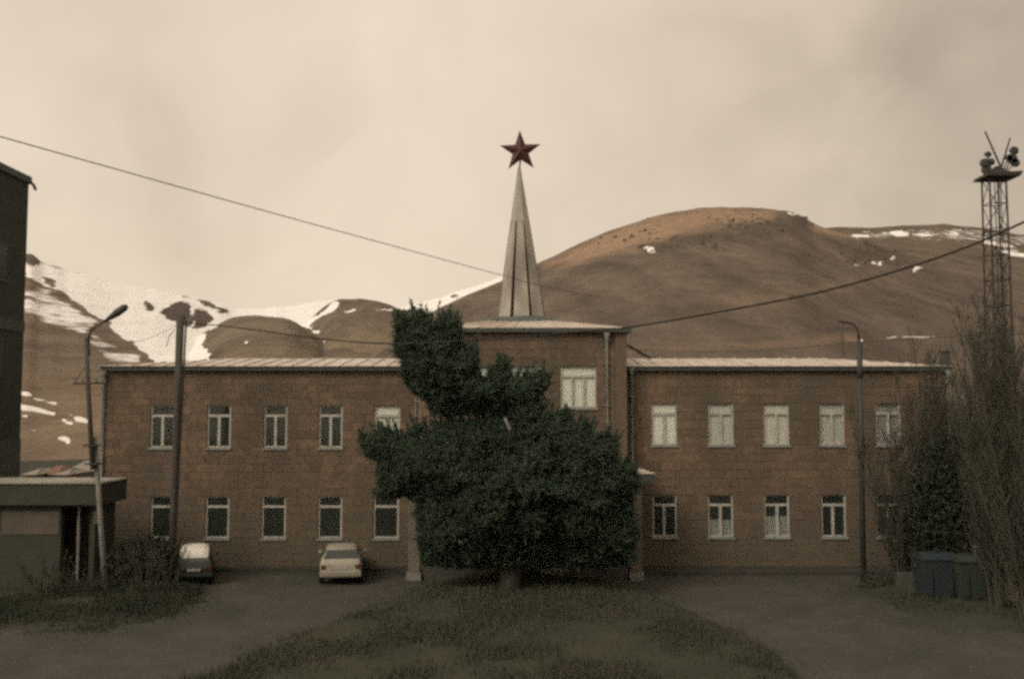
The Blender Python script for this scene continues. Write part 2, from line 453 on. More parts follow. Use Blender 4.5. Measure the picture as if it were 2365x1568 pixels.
M['verge'] = mat('damp_grass', (0.062, 0.066, 0.050), (0.046, 0.052, 0.039), 0.5, 0.95, 0.5, 6, spec=0.1, stain=(0.065, 0.055, 0.04), sscale=0.4, sfac=0.6)
M['road'] = mat('worn_asphalt', (0.086, 0.082, 0.070), (0.060, 0.060, 0.050), 0.9, 0.9, 0.4, 14, spec=0.2, stain=(0.045, 0.048, 0.038), sscale=0.22, sfac=0.75)
M['pavement'] = mat('old_pavement', (0.072, 0.068, 0.056), (0.046, 0.047, 0.039), 1.5, 0.9, 0.3, spec=0.2)
M['kerb'] = mat('kerb_stone', (0.06, 0.056, 0.047), (0.04, 0.038, 0.032), 2, 0.9)
M['car_cream'] = mat('cream_car_paint', (0.40, 0.37, 0.305), (0.34, 0.315, 0.26), 3, 0.35, spec=0.5, stain=(0.22, 0.18, 0.13), sscale=2.0)
M['car_dark'] = mat('dark_car_paint', (0.022, 0.026, 0.023), (0.017, 0.02, 0.018), 3, 0.35, spec=0.5)
M['snow'] = mat('old_snow', (0.84, 0.80, 0.74), (0.72, 0.68, 0.62), 5, 0.9, 0.4)
M['car_glass'] = mat('car_glass', (0.035, 0.045, 0.04), (0.05, 0.06, 0.055), 2, 0.12, spec=0.6)
M['tyre'] = mat('tyre_rubber', (0.018, 0.018, 0.017), (0.013, 0.013, 0.013), 5, 0.9)
M['rim'] = mat('wheel_rim', (0.16, 0.16, 0.15), (0.10, 0.10, 0.09), 5, 0.5, metal=0.4)
M['tail_red'] = mat('tail_lamp', (0.11, 0.022, 0.016), (0.08, 0.018, 0.014), 5, 0.3, spec=0.5)
M['plate'] = mat('number_plate', (0.42, 0.41, 0.38), (0.34, 0.33, 0.31), 5, 0.6)
M['bumper'] = mat('bumper_plastic', (0.27, 0.25, 0.205), (0.22, 0.205, 0.17), 5, 0.6)
M['bin_blue'] = mat('blue_bin_paint', (0.032, 0.047, 0.056), (0.026, 0.036, 0.038), 3, 0.7, stain=(0.045, 0.035, 0.025), sscale=2)
M['bin_green'] = mat('green_bin_paint', (0.046, 0.062, 0.048), (0.036, 0.048, 0.037), 3, 0.7, stain=(0.045, 0.035, 0.025), sscale=2)
M['box_card'] = mat('pale_box', (0.30, 0.27, 0.215), (0.24, 0.215, 0.17), 4, 0.9)
M['shaded_card'] = mat('box_shade_side', (0.10, 0.095, 0.08), (0.08, 0.075, 0.065), 4, 0.9)  # shade on the pale box's sides, painted as a darker card tone
M['rock'] = mat('hill_rock', (0.135, 0.11, 0.085), (0.085, 0.072, 0.056), 0.3, 0.95)
M['house_wall'] = mat('village_wall', (0.24, 0.19, 0.15), (0.18, 0.15, 0.12), 1, 0.9)
M['house_roof'] = mat('village_roof', (0.33, 0.29, 0.25), (0.25, 0.22, 0.19), 1, 0.8)
M['house_red'] = mat('village_red_roof', (0.24, 0.14, 0.10), (0.18, 0.11, 0.08), 1, 0.8)

# ------------------------------------------------------------------ hills
def poly_soft(u, y, poly, soft):
    """about 1 inside the outline, 0 outside, soft edge"""
    px = np.array([p[0] for p in poly], float); py = np.array([p[1] for p in poly], float)
    inside = np.zeros(u.shape, bool); dist = np.full(u.shape, 1e9)
    n = len(px)
    for i in range(n):
        x0, y0, x1, y1 = px[i], py[i], px[(i+1) % n], py[(i+1) % n]
        cond = ((y0 > y) != (y1 > y)) & (u < (x1 - x0) * (y - y0) / ((y1 - y0) if y1 != y0 else 1e-9) + x0)
        inside ^= cond
        dx, dy = x1 - x0, y1 - y0
        t = np.clip(((u - x0) * dx + (y - y0) * dy) / (dx*dx + dy*dy + 1e-9), 0, 1)
        dist = np.minimum(dist, np.hypot(u - x0 - t*dx, y - y0 - t*dy))
    s = np.where(inside, dist, -dist)
    return np.clip(0.5 + s / (2 * soft), 0, 1)

def make_hill(name, sil, Y0, Yc, u0, u1, nu, ny, p, rough_amp, material, snow=(), bare=(), warm=(), rock=(), snow_all=0.0, seed=1, wob=0.35, rock_all=0.0):
    us = np.linspace(u0, u1, nu)
    su = np.array([s[0] for s in sil], float); sy = np.array([s[1] for s in sil], float)
    crest_y = np.interp(us, su, sy)
    crest_y = crest_y + 7 * fbm(us / 30.0, us * 0 + seed, 4, seed + 3, 0.65)
    k = np.ones(5) / 5
    crest_y = np.convolve(np.pad(crest_y, 2, mode='edge'), k, 'valid')
    ts = np.concatenate([np.linspace(0, 1, ny)**1.15, [1.06, 1.15, 1.35]])
    U, T = np.meshgrid(us, ts)
    CYY = np.meshgrid(crest_y, ts)[0]
    Yw = Y0 + T * (Yc - Y0)
    v = (CY - CYY) / F
    dyv = math.cos(PITCH) - v * math.sin(PITCH); dzv = math.sin(PITCH) + v * math.cos(PITCH)
    Zc = CAM_H + Yc * dzv / dyv
    Tm = np.clip(T, 0, 1)
    prof = np.where(T <= 1, Tm**p, 1 - 1.4 * (T - 1))
    Xw = Yw * (U - CX) / F
    # spurs and gullies
    sp = fbm(Xw / 160.0, Yw / 400.0, 4, seed)
    fine = fbm(Xw / 28.0, Yw / 45.0, 5, seed + 50, 0.6)
    env = np.sin(np.pi * np.clip(Tm, 0, 1))**0.8
    crestenv = 0.15 + 0.85 * env
    Z = -1.5 + (Zc + 1.5) * prof + rough_amp * (sp * 2.0 * env + fine * 0.45 * crestenv * np.minimum(1, Tm * 3))
    # the survey picture position of every vertex, to lay the snow and the warm tint on the slope
    d = Yw * math.cos(PITCH) + (Z - CAM_H) * math.sin(PITCH)
    upv = -Yw * math.sin(PITCH) + (Z - CAM_H) * math.cos(PITCH)
    Up = CX + F * Xw / d; Yp = CY - F * upv / d
    wsc = Yc / 45.0; Up = Up + 34 * fbm(Xw / wsc + 7, Z / (wsc * 0.5) + Yw / 300, 5, seed + 80, 0.62); Yp = Yp + 22 * fbm(Xw / wsc + 31, Z / (wsc * 0.5) + Yw / 300, 5, seed + 90, 0.62)
    def lay(polys, base=0.0):
        a = np.full(Up.shape, base)
        for q in polys:
            s, amt = (q[1], q[2])
            a = np.maximum(a, poly_soft(Up, Yp, q[0], s) * amt)
        return a
    sn = lay(snow, snow_all)
    if bare:
        sn = sn * (1 - lay(bare))
    nyy, nuu = U.shape
    verts = np.stack([Xw, Yw, Z], -1).reshape(-1, 3)
    idx = np.arange(nyy * nuu).reshape(nyy, nuu)
    faces = np.stack([idx[:-1, :-1], idx[:-1, 1:], idx[1:, 1:], idx[1:, :-1]], -1).reshape(-1, 4)
    o = np_mesh(name, verts, faces, material, smooth=True,
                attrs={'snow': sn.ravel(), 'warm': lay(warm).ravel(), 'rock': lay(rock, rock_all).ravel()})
    o['kind'] = 'structure'
    return o, (Up, Yp, verts.reshape(nyy, nuu, 3))

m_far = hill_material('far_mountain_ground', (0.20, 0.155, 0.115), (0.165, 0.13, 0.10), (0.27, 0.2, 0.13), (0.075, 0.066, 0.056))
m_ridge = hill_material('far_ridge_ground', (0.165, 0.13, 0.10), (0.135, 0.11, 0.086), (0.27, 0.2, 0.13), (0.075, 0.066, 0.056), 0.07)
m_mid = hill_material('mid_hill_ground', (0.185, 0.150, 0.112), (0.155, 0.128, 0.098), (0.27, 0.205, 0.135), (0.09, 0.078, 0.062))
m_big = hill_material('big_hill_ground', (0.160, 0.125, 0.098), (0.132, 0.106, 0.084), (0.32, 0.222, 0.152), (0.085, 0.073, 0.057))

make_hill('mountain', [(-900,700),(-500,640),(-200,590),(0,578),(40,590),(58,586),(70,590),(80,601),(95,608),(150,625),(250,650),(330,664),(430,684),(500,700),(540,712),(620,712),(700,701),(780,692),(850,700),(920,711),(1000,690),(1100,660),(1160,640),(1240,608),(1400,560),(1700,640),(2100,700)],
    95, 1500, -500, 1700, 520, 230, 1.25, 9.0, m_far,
    snow=[([(40,606),(80,604),(150,620),(300,648),(430,676),(540,700),(700,690),(800,680),(1000,670),(1200,580),(1300,560),(1300,735),(900,735),(700,752),(600,760),(520,790),(500,838),(360,842),(330,815),(285,785),(245,742),(200,722),(185,703),(130,672),(60,636)], 6, 1.0),
          ([(40,655),(110,660),(190,715),(240,745),(190,780),(90,745),(40,730)], 14, 0.56),
          ([(190,745),(260,790),(330,820),(330,850),(250,845),(200,800)], 12, 0.50),
          ([(45,902),(70,904),(84,912),(66,914),(45,909)], 4, 1.0), ([(80,917),(135,926),(138,933),(90,925)], 4, 0.9),
          ([(45,930),(80,934),(130,947),(128,954),(80,944),(45,940)], 4, 1.1), ([(163,953),(200,966),(198,974),(170,966)], 4, 1.1),
          ([(138,962),(162,972),(158,978),(142,970)], 4, 0.95), ([(120,1003),(142,1008),(160,1016),(155,1024),(125,1010)], 4, 1.0),
          ([(45,948),(70,952),(66,960),(45,955)], 4, 0.8), ([(60,982),(80,988),(76,993),(60,988)], 4, 0.7)],
    bare=[([(50,584),(75,586),(88,604),(80,616),(62,612),(50,606)], 3, 0.95), ([(100,641),(118,644),(131,655),(118,661),(103,652)], 3, 0.9),
          ([(118,660),(150,676),(186,702),(176,704),(140,684)], 3, 0.75), ([(325,694),(345,700),(362,714),(350,720),(335,708)], 4, 0.8),
          ([(368,722),(395,702),(412,694),(436,700),(452,733),(438,757),(412,748),(390,738)], 3, 0.72), ([(452,690),(480,697),(505,708),(531,716),(517,727),(490,715),(464,704)], 3, 0.72),
          ([(452,712),(478,717),(502,733),(484,746),(464,762),(444,760)], 3, 0.64), ([(412,683),(440,685),(452,690),(425,689)], 2, 0.7), ([(1030,684),(1050,679),(1068,684),(1045,691)], 3, 0.8),
          ([(121,619),(146,634),(150,640),(132,631)], 3, 0.6), ([(290,775),(330,800),(300,795)], 4, 0.5), ([(400,790),(450,812),(440,818),(405,800)], 4, 0.5),
          ([(330,760),(380,785),(375,790),(330,770)], 4, 0.45)],
    warm=[([(60,850),(230,850),(230,1080),(60,1080)], 60, 0.45)],
    rock=[([(40,650),(190,690),(330,830),(250,850),(100,760),(40,740)], 30, 0.55), ([(300,670),(560,700),(540,780),(300,740)], 15, 0.75), ([(50,580),(100,600),(100,625),(50,625)], 6, 0.7)], seed=3)
make_hill('hill', [(100,960),(250,900),(340,850),(400,815),(440,789),(474,764),(506,746),(530,735),(562,729),(596,727),(622,731),(650,733),(676,742),(698,757),(726,772),(752,795),(800,835),(900,900)],
    110, 700, 100, 900, 190, 90, 1.05, 4.0, m_mid,
    snow=[([(300,870),(400,815),(450,775),(496,748),(508,752),(484,764),(470,770),(472,784),(464,796),(486,814),(492,830),(505,842),(480,870)], 4, 1.0), ([(559,785),(566,782),(571,790),(564,794)], 2, 1.0)],
    rock=[([(440,730),(620,720),(740,800),(440,830)], 60, 0.25)], warm=[([(520,800),(720,800),(720,850),(520,850)], 25, 0.5)], seed=11)
make_hill('hill', [(520,960),(600,880),(660,800),(700,748),(735,716),(765,698),(785,691),(830,690),(870,695),(900,704),(915,713),(930,715),(975,716),(995,728),(1040,775),(1150,860),(1300,960)],
    110, 950, 520, 1300, 200, 90, 1.6, 5.0, m_mid,
    snow=[([(660,800),(688,752),(726,724),(768,700),(781,700),(779,709),(758,722),(738,734),(712,752),(735,770),(748,790),(735,800)], 4, 1.0),
          ([(795,722),(815,712),(824,716),(806,726)], 3, 1.0), ([(850,714),(905,712),(900,717),(855,719)], 3, 0.75), ([(915,738),(930,728),(934,732),(920,745)], 3, 0.8)],
    bare=[([(722,722),(742,708),(764,699),(752,714),(730,726)], 2, 0.8)],
    warm=[([(720,790),(930,740),(1000,740),(960,850),(720,850)], 25, 0.55)], seed=21)
make_hill('hill', [(1500,700),(1700,600),(1850,545),(1900,527),(1960,525),(2030,526),(2100,521),(2200,518),(2260,524),(2320,533),(2400,545),(2600,575),(3000,640)],
    160, 1700, 1500, 3000, 260, 90, 1.2, 6.0, m_ridge,
    snow=[([(1940,532),(2260,524),(2420,548),(2420,575),(2200,560),(1960,556)], 8, 0.47), ([(1965,538),(2012,536),(2010,549),(1970,549)], 4, 0.72),
          ([(2055,537),(2088,533),(2092,546),(2060,549)], 4, 0.95), ([(2110,540),(2150,538),(2150,551),(2115,551)], 4, 0.72), ([(2190,535),(2215,535),(2212,545),(2192,545)], 4, 0.75),
          ([(2270,553),(2345,567),(2345,578),(2275,565)], 5, 0.95), ([(2300,575),(2365,585),(2420,592),(2420,600),(2330,592)], 5, 0.9)], seed=31)
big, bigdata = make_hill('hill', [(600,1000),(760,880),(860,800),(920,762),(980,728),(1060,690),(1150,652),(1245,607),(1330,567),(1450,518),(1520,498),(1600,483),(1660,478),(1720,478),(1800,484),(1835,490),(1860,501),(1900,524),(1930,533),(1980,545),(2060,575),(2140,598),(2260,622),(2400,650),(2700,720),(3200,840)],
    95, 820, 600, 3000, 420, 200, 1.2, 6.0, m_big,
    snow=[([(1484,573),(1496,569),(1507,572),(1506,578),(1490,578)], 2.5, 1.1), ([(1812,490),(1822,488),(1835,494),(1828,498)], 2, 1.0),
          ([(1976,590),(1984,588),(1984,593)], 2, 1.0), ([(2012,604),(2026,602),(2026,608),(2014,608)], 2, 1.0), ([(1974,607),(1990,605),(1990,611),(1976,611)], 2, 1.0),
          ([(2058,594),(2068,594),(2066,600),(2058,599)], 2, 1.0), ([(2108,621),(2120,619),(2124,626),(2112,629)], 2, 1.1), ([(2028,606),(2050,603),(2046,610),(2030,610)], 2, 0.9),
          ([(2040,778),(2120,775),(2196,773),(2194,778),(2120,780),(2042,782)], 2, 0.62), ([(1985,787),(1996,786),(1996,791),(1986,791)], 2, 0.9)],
    warm=[([(1260,612),(1400,535),(1520,494),(1660,474),(1800,484),(1780,505),(1650,520),(1560,545),(1460,575),(1330,610)], 14, 0.85),  # glow of a sun break on the upper slope, painted into the ground colour
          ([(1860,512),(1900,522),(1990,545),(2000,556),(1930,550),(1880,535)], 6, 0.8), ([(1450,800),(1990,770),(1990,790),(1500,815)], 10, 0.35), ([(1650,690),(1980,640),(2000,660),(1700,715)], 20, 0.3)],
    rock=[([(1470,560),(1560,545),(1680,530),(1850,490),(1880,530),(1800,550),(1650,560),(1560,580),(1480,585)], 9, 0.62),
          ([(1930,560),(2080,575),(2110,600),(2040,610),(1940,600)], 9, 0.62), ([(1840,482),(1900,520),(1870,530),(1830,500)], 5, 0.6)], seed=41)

# rocks breaking the skyline and lying on the big hill: nobody could count them
def rocks_on_hill():
    Up, Yp, V = bigdata
    vs_, fs = [], []
    zones = [((1480,1700,548,578), 80), ((1660,1860,498,545), 120), ((1930,2110,562,612), 90), ((1815,1885,484,520), 30), ((1390,1520,505,560), 30), ((1560,1800,478,500), 14)]
    flat = V.reshape(-1, 3); fu = Up.ravel(); fy = Yp.ravel()
    for (a, b, c, d), n in zones:
        ok = np.where((fu > a) & (fu < b) & (fy > c) & (fy < d) & (flat[:, 1] < 825))[0]
        if not len(ok): continue
        for i in rng.choice(ok, n):
            p = flat[i] + np.array([rng.uniform(-3, 3), rng.uniform(-3, 3), 0])
            s = rng.uniform(0.5, 1.0) + 1.5 * rng.random()**3
            base = len(vs_)
            q = rng.uniform(0.6, 1.3, (6, 3)) * s
            a0 = rng.uniform(0, 6.28)
            for j in range(4):
                t = a0 + j * 1.57
                vs_.append((p[0] + math.cos(t) * q[j][0], p[1] + math.sin(t) * q[j][1], p[2] - 1.0))
            for j in range(4):
                t = a0 + 0.4 + j * 1.57
                vs_.append((p[0] + math.cos(t) * q[j][0] * 0.6, p[1] + math.sin(t) * q[j][1] * 0.6, p[2] + q[j][2] * 0.7))
            for qd in ((4,5,6,7),(0,1,5,4),(1,2,6,5),(2,3,7,6),(3,0,4,7)):
                fs.append([base + k for k in qd])
    o = np_mesh('hill_rocks', np.array(vs_), np.array(fs), M['rock'])
    tag(o, 'dark rocks scattered in bands near the top of the brown hill', 'rocks', kind='stuff')
rocks_on_hill()

# ------------------------------------------------------------------ ground, road, verges
def sheet(name, x0, x1, y0, y1, z, m):
    o = MB().quad((x0,y0,z),(x1,y0,z),(x1,y1,z),(x0,y1,z)).build(name, m); o['kind'] = 'structure'; return o
sheet('ground', -900, 900, -120, 900, 0.0, M['soil'])
def flat_poly(name, pts, z, m):
    mb = MB(); mb.quad(*[(p[0], p[1], z) for p in pts]); o = mb.build(name, m); o['kind'] = 'structure'; return o
flat_poly('road', [(-70,2),(70,2),(70,36.55),(-70,36.55)], 0.006, M['road'])

def mound(name, outline, height, m, step=0.28, seed=5, edge=1.1, ragged=0.5):
    px = np.array([p[0] for p in outline]); py = np.array([p[1] for p in outline])
    xs = np.arange(px.min() - 1, px.max() + 1 + step, step); ys = np.arange(py.min() - 1, py.max() + 1 + step, step)
    X, Y = np.meshgrid(xs, ys)
    wx = fbm(X / 1.4, Y / 1.4, 4, seed) * ragged * 2; wy = fbm(X / 1.4, Y / 1.4, 4, seed + 9) * ragged * 2
    s = poly_soft(X + wx, Y + wy, outline, 1000.0)
    dist = (s - 0.5) * 2000.0
    h = np.clip(dist / edge, -0.15, 1)
    h = np.where(h > 0, h * h * (3 - 2 * h), h * 2)
    Z = 0.012 + h * height + np.where(dist > 0, fbm(X / 0.9, Y / 0.9, 4, seed + 3) * 0.10 * np.clip(h, 0, 1), 0)
    Z = np.where(dist < -0.02, -0.05, np.maximum(Z, -0.05))
    idx = np.arange(X.size).reshape(X.shape)
    faces = np.stack([idx[:-1, :-1], idx[:-1, 1:], idx[1:, 1:], idx[1:, :-1]], -1).reshape(-1, 4)
    keep = (dist.ravel()[faces] > -1.0).any(axis=1)
    o = np_mesh(name, np.stack([X, Y, Z], -1).reshape(-1, 3), faces[keep], m, smooth=True)
    o['kind'] = 'structure'
    return X, Y, Z, dist
G = ground_at
island_outline = [G(985,1352), G(1120,1334), G(1300,1334), G(1420,1352), G(1600,1405), G(1740,1470), G(1850,1568), (7.5, 14), (5, 6), (-5, 6), (-9.0, 14), G(430,1568), G(600,1500), G(800,1420)]
isl = mound('grass_island', island_outline, 0.22, M['soil'], 0.22, 5)
verge_l = [G(485,1345), G(470,1390), G(400,1425), G(240,1462), G(60,1462), G(0,1440), (-22, 26), (-45, 27), (-45, 36.2), (-11.9, 36.2), G(480,1335)]
vl = mound('grass_verge', verge_l, 0.16, M['verge'], 0.25, 15)
verge_r = [G(1985,1365), G(2060,1400), G(2150,1440), G(2365,1460), (30, 24), (45, 24), (45, 36.2), (13.0, 36.2)]
vr = mound('grass_verge', verge_r, 0.14, M['verge'], 0.25, 25)

# pavement along the front of the building, with a kerb
sidewalk = MB().box(-15.3, -4.0, 37.5, 37.95, -0.05, 0.12).box(-3.998, 17.6, 36.7, 37.95, -0.05, 0.12).build('pavement', M['pavement']); sidewalk['kind'] = 'structure'
kb = MB().box(-15.3, -4.0, 37.37, 37.497, -0.05, 0.135).box(-4.0, 17.6, 36.55, 36.697, -0.05, 0.135).build('kerb', M['kerb'], bevel=0.02); kb['kind'] = 'structure'

def blades(name, regions, n_per, hmin, hmax, m, label, lean=0.5, width=0.012):
    P = []
    for (X, Y, Z, dist), n, thr in regions:
        ok = np.where((dist.ravel() > thr) & (Y.ravel() > 15) & (np.abs(X.ravel()) < Y.ravel() * 0.62))[0]
        w = fbm(X.ravel()[ok] / 2.2, Y.ravel()[ok] / 2.2, 4, 77) + 0.5
        ds = np.clip((dist.ravel()[ok] + 1.0) / 3.5, 0.03, 1); w = np.clip(w - 0.35, 0.02, 1)**1.5 * ds * ds * (3 - 2 * ds); w /= w.sum()
        i = rng.choice(ok, n, p=w)
        c = np.stack([X.ravel()[i], Y.ravel()[i], Z.ravel()[i] - 0.01], -1)
        c[:, :2] += rng.uniform(-0.16, 0.16, (n, 2))
        P.append(c)
    P = np.concatenate(P); n = len(P)
    a = rng.uniform(0, 2 * np.pi, n); h = rng.uniform(hmin, hmax, n) * (0.5 + rng.random(n))
    w = width * rng.uniform(0.7, 1.6, n)
    dx = np.stack([np.cos(a) * w, np.sin(a) * w, np.zeros(n)], -1)
    b = rng.uniform(0, 2 * np.pi, n); l = h * lean * rng.random(n)
    tip = P + np.stack([np.cos(b) * l, np.sin(b) * l, h], -1)
    V = np.stack([P - dx, P + dx, tip], 1).reshape(-1, 3)
    o = np_mesh(name, V, np.arange(3 * n).reshape(n, 3), m)
    tag(o, label, 'grass', kind='stuff')
blades('dry_grass', [(isl, 80000, -1.4)], 0, 0.05, 0.17, M['grass'], 'short dry brown grass covering the middle island', width=0.014)
blades('verge_grass', [(vl, 34000, -1.3), (vr, 18000, -1.3)], 0, 0.06, 0.22, M['damp_grass'], 'dark damp grass growing on both verges beside the road', width=0.014)

def loose_stones():
    n = 4200
    P = np.stack([rng.uniform(-17, 17, n), rng.uniform(17, 36.4, n), np.full(n, 0.004)], -1)
    P = P[fbm(P[:, 0] / 2.0, P[:, 1] / 2.0, 4, 91) > rng.uniform(-0.25, 0.2, n)]
    n = len(P); r = 0.010 + 0.040 * rng.random(n)**4; a = rng.uniform(0, 6.28, n)
    V = []
    for k in range(4):
        t = a + k * 1.57; q = r * rng.uniform(0.7, 1.3, n)
        V.append(np.stack([P[:, 0] + np.cos(t) * q, P[:, 1] + np.sin(t) * q, P[:, 2]], -1))
    V.append(P + np.stack([r * 0.1, r * 0.1, r * 0.8], -1))
    V = np.stack(V, 1).reshape(-1, 3); b = np.arange(n)[:, None] * 5
    Fc = np.concatenate([b + np.array([[k, (k + 1) % 4, 4]]) for k in range(4)])
    o = np_mesh('gravel', V, Fc, M['grit'])
    tag(o, 'loose grey stones and grit scattered over the worn road', 'gravel', kind='stuff')
loose_stones()

# ------------------------------------------------------------------ the long building
YW = 38.0            # front plane of the wings
YC = 37.3            # front plane of the middle block
xL = Xat(240, 1000, YW); xR = Xat(2190, 1000, YW)
xCL = Xat(966, 800, YC); xCR = Xat(1447, 800, YC)
zE = Zat(856, YW)     # wing wall top
zC = Zat(768, YC)     # middle block wall top
bld = thing('stone_building', 'long two storey brown stone building with pale roof, central spire and red star', 'building', ((xL + xR) / 2, 43.0, 0))
bld.name = 'stone_building'

def wall_with_openings(parent_name, x0, x1, z0, z1, yf, openings, thick=0.4):
    """openings: (xa, xb, za, zb). One skin front and back with reveals."""
    xs = sorted({x0, x1, *[o[0] for o in openings], *[o[1] for o in openings]})
    zs = sorted({z0, z1, *[o[2] for o in openings], *[o[3] for o in openings]})
    mb = MB(); yb = yf + thick
    for i in range(len(xs) - 1):
        for j in range(len(zs) - 1):
            cx, cz = (xs[i] + xs[i+1]) / 2, (zs[j] + zs[j+1]) / 2
            if any(o[0] < cx < o[1] and o[2] < cz < o[3] for o in openings): continue
            a, b, c, d = xs[i], xs[i+1], zs[j], zs[j+1]
            mb.quad((a,yf,c),(b,yf,c),(b,yf,d),(a,yf,d)); mb.quad((b,yb,c),(a,yb,c),(a,yb,d),(b,yb,d))
    for a, b, c, d in openings:
        mb.quad((a,yf,c),(a,yb,c),(b,yb,c),(b,yf,c)); mb.quad((a,yf,d),(b,yf,d),(b,yb,d),(a,yb,d))
        mb.quad((a,yf,c),(a,yf,d),(a,yb,d),(a,yb,c)); mb.quad((b,yf,c),(b,yb,c),(b,yb,d),(b,yf,d))
    mb.quad((x0,yf,z0),(x0,yb,z0),(x0,yb,z1),(x0,yf,z1)); mb.quad((x1,yb,z0),(x1,yf,z0),(x1,yf,z1),(x1,yb,z1))
    mb.quad((x0,yf,z1),(x0,yb,z1),(x1,yb,z1),(x1,yf,z1))
    return mb.build('wall', M['mortar'], bld)

stone_boxes = []      # (x0,x1,z0,z1,yf,wall object)
def courses(x0, x1, z0, z1, yf, openings, wall, course=0.29):
    zk = sorted({z0, z1, *[o[2] for o in openings], *[o[3] for o in openings]})
    zk = [z for z in zk if z0 <= z <= z1]
    for a, b in zip(zk[:-1], zk[1:]):
        n = max(1, round((b - a) / course)); hgt = (b - a) / n
        for r in range(n):
            za, zb = a + r * hgt, a + (r + 1) * hgt
            ops = sorted((o[0], o[1]) for o in openings if o[2] < (za + zb) / 2 < o[3])
            spans, cur = [], x0
            for oa, ob in ops:
                if oa > cur: spans.append((cur, oa))
                cur = max(cur, ob)
            if cur < x1: spans.append((cur, x1))
            for sa, sb in spans:
                x = sa - (0 if len(spans) > 1 else random.uniform(0, 0.25))
                while x < sb - 1e-6:
                    L = random.choice((0.34, 0.42, 0.5, 0.58, 0.66)) * random.uniform(0.9, 1.1)
                    e = x + L
                    if sb - e < 0.2: e = sb
                    xa = max(x, sa)
                    if e - xa > 0.05: stone_boxes.append((xa, e, za, zb, yf, wall))
                    x = e

def win_rects(us, y0, y1, Y):
    return [(Xat(a, (y0+y1)/2, Y), Xat(b, (y0+y1)/2, Y), Zat(y1, Y), Zat(y0, Y)) for a, b in us]
LU = win_rects([(347,403),(478,533),(609,663),(736,791),(864,924)], 937, 1034, YW)
LL = win_rects([(347,402),(474,529),(604,660),(734,790),(862,921)], 1147, 1243, YW)
RU = win_rects([(1504,1564),(1635,1695),(1763,1823),(1893,1951),(2023,2081)], 932, 1028, YW)
RL = win_rects([(1507,1564),(1635,1694),(1765,1824),(1897,1955),(2025,2082)], 1143, 1240, YW)
CU = win_rects([(1050,1129),(1172,1251),(1293,1378)], 846, 942, YC)
door_rect = (Xat(1130,1200,YC), Xat(1285,1200,YC), 0.5, 3.0)
for X0, X1, Z1, yf, ops in ((xL, xCL, zE, YW, LU + LL), (xCR, xR, zE, YW, RU + RL), (xCL, xCR, zC, YC, CU + [door_rect])):
    w = wall_with_openings('wall', X0, X1, 0.0, Z1, yf, ops)
    courses(X0, X1, 0.0, Z1, yf, ops, w)
# side, back and end walls close the building
DEPTH = 9.5
def plain_wall(x0, x1, y0, y1, z1):
    return MB().box(x0, x1, y0, y1, 0.0, z1).build('wall', M['pale_plaster'], bld)
for a in (plain_wall(xL, xL + 0.4, YW + 0.402, YW + DEPTH, zE), plain_wall(xR - 0.4, xR, YW + 0.402, YW + DEPTH, zE),
          plain_wall(xL + 0.402, xR - 0.402, YW + DEPTH - 0.4, YW + DEPTH, zE - 0.003),
          plain_wall(xCL, xCL + 0.4, YC + 0.402, YW + DEPTH - 0.402, zC - 0.003), plain_wall(xCR - 0.4, xCR, YC + 0.402, YW + DEPTH - 0.402, zC - 0.003),
          plain_wall(xCL + 0.402, xCR - 0.402, YW + DEPTH - 0.8, YW + DEPTH - 0.402, zC - 0.006)): pass
fl = MB()
for X0, X1, yy in ((xL + 0.41, xCL - 0.01, YW), (xCL + 0.41, xCR - 0.41, YC), (xCR + 0.01, xR - 0.41, YW)):
    fl.box(X0, X1, yy + 0.42, YW + DEPTH - 0.85, 3.9, 4.1)
fl.build('floor', M['dark_plaster'], bld)
for r in LU[:-1] + RU[:-1]:
    MB().box(r[1] + 0.55, r[1] + 0.67, YW + 0.43, YW + 5.0, 0.02, 3.88).build('partition', M['dark_plaster'], bld)
    MB().box(r[1] + 0.55, r[1] + 0.67, YW + 0.43, YW + 5.0, 4.12, zE - 0.1).build('partition', M['dark_plaster'], bld)
# stones: the largest 300 singly, the others as one mass per wall
order = sorted(range(len(stone_boxes)), key=lambda i: -(stone_boxes[i][1]-stone_boxes[i][0]) * (stone_boxes[i][3]-stone_boxes[i][2]))
single = set(order[:300])
rest = {}
def stone_geo(mb, s):
    x0, x1, z0, z1, yf, w = s
    g = 0.004; p = yf - random.uniform(0.006, 0.018)
    x0 += g; x1 -= g; z0 += g; z1 -= g
    c = 0.008
    n = len(mb.v)
    mb.v += [(x0,yf-0.001,z0),(x1,yf-0.001,z0),(x1,yf-0.001,z1),(x0,yf-0.001,z1),(x0+c,p,z0+c),(x1-c,p,z0+c),(x1-c,p,z1-c),(x0+c,p,z1-c)]
    for q in ((4,5,6,7),(0,1,5,4),(1,2,6,5),(2,3,7,6),(3,0,4,7)): mb.f.append(tuple(n + k for k in q))
for i, s in enumerate(stone_boxes):
    if i in single:
        mb = MB(); stone_geo(mb, s); mb.build('stone', M['stone'], s[5])
    else:
        stone_geo(rest.setdefault(s[5].name, (MB(), s[5]))[0], s)
for mb, w in rest.values():
    o = mb.build('stonework', M['stone'], w); o['kind'] = 'stuff'

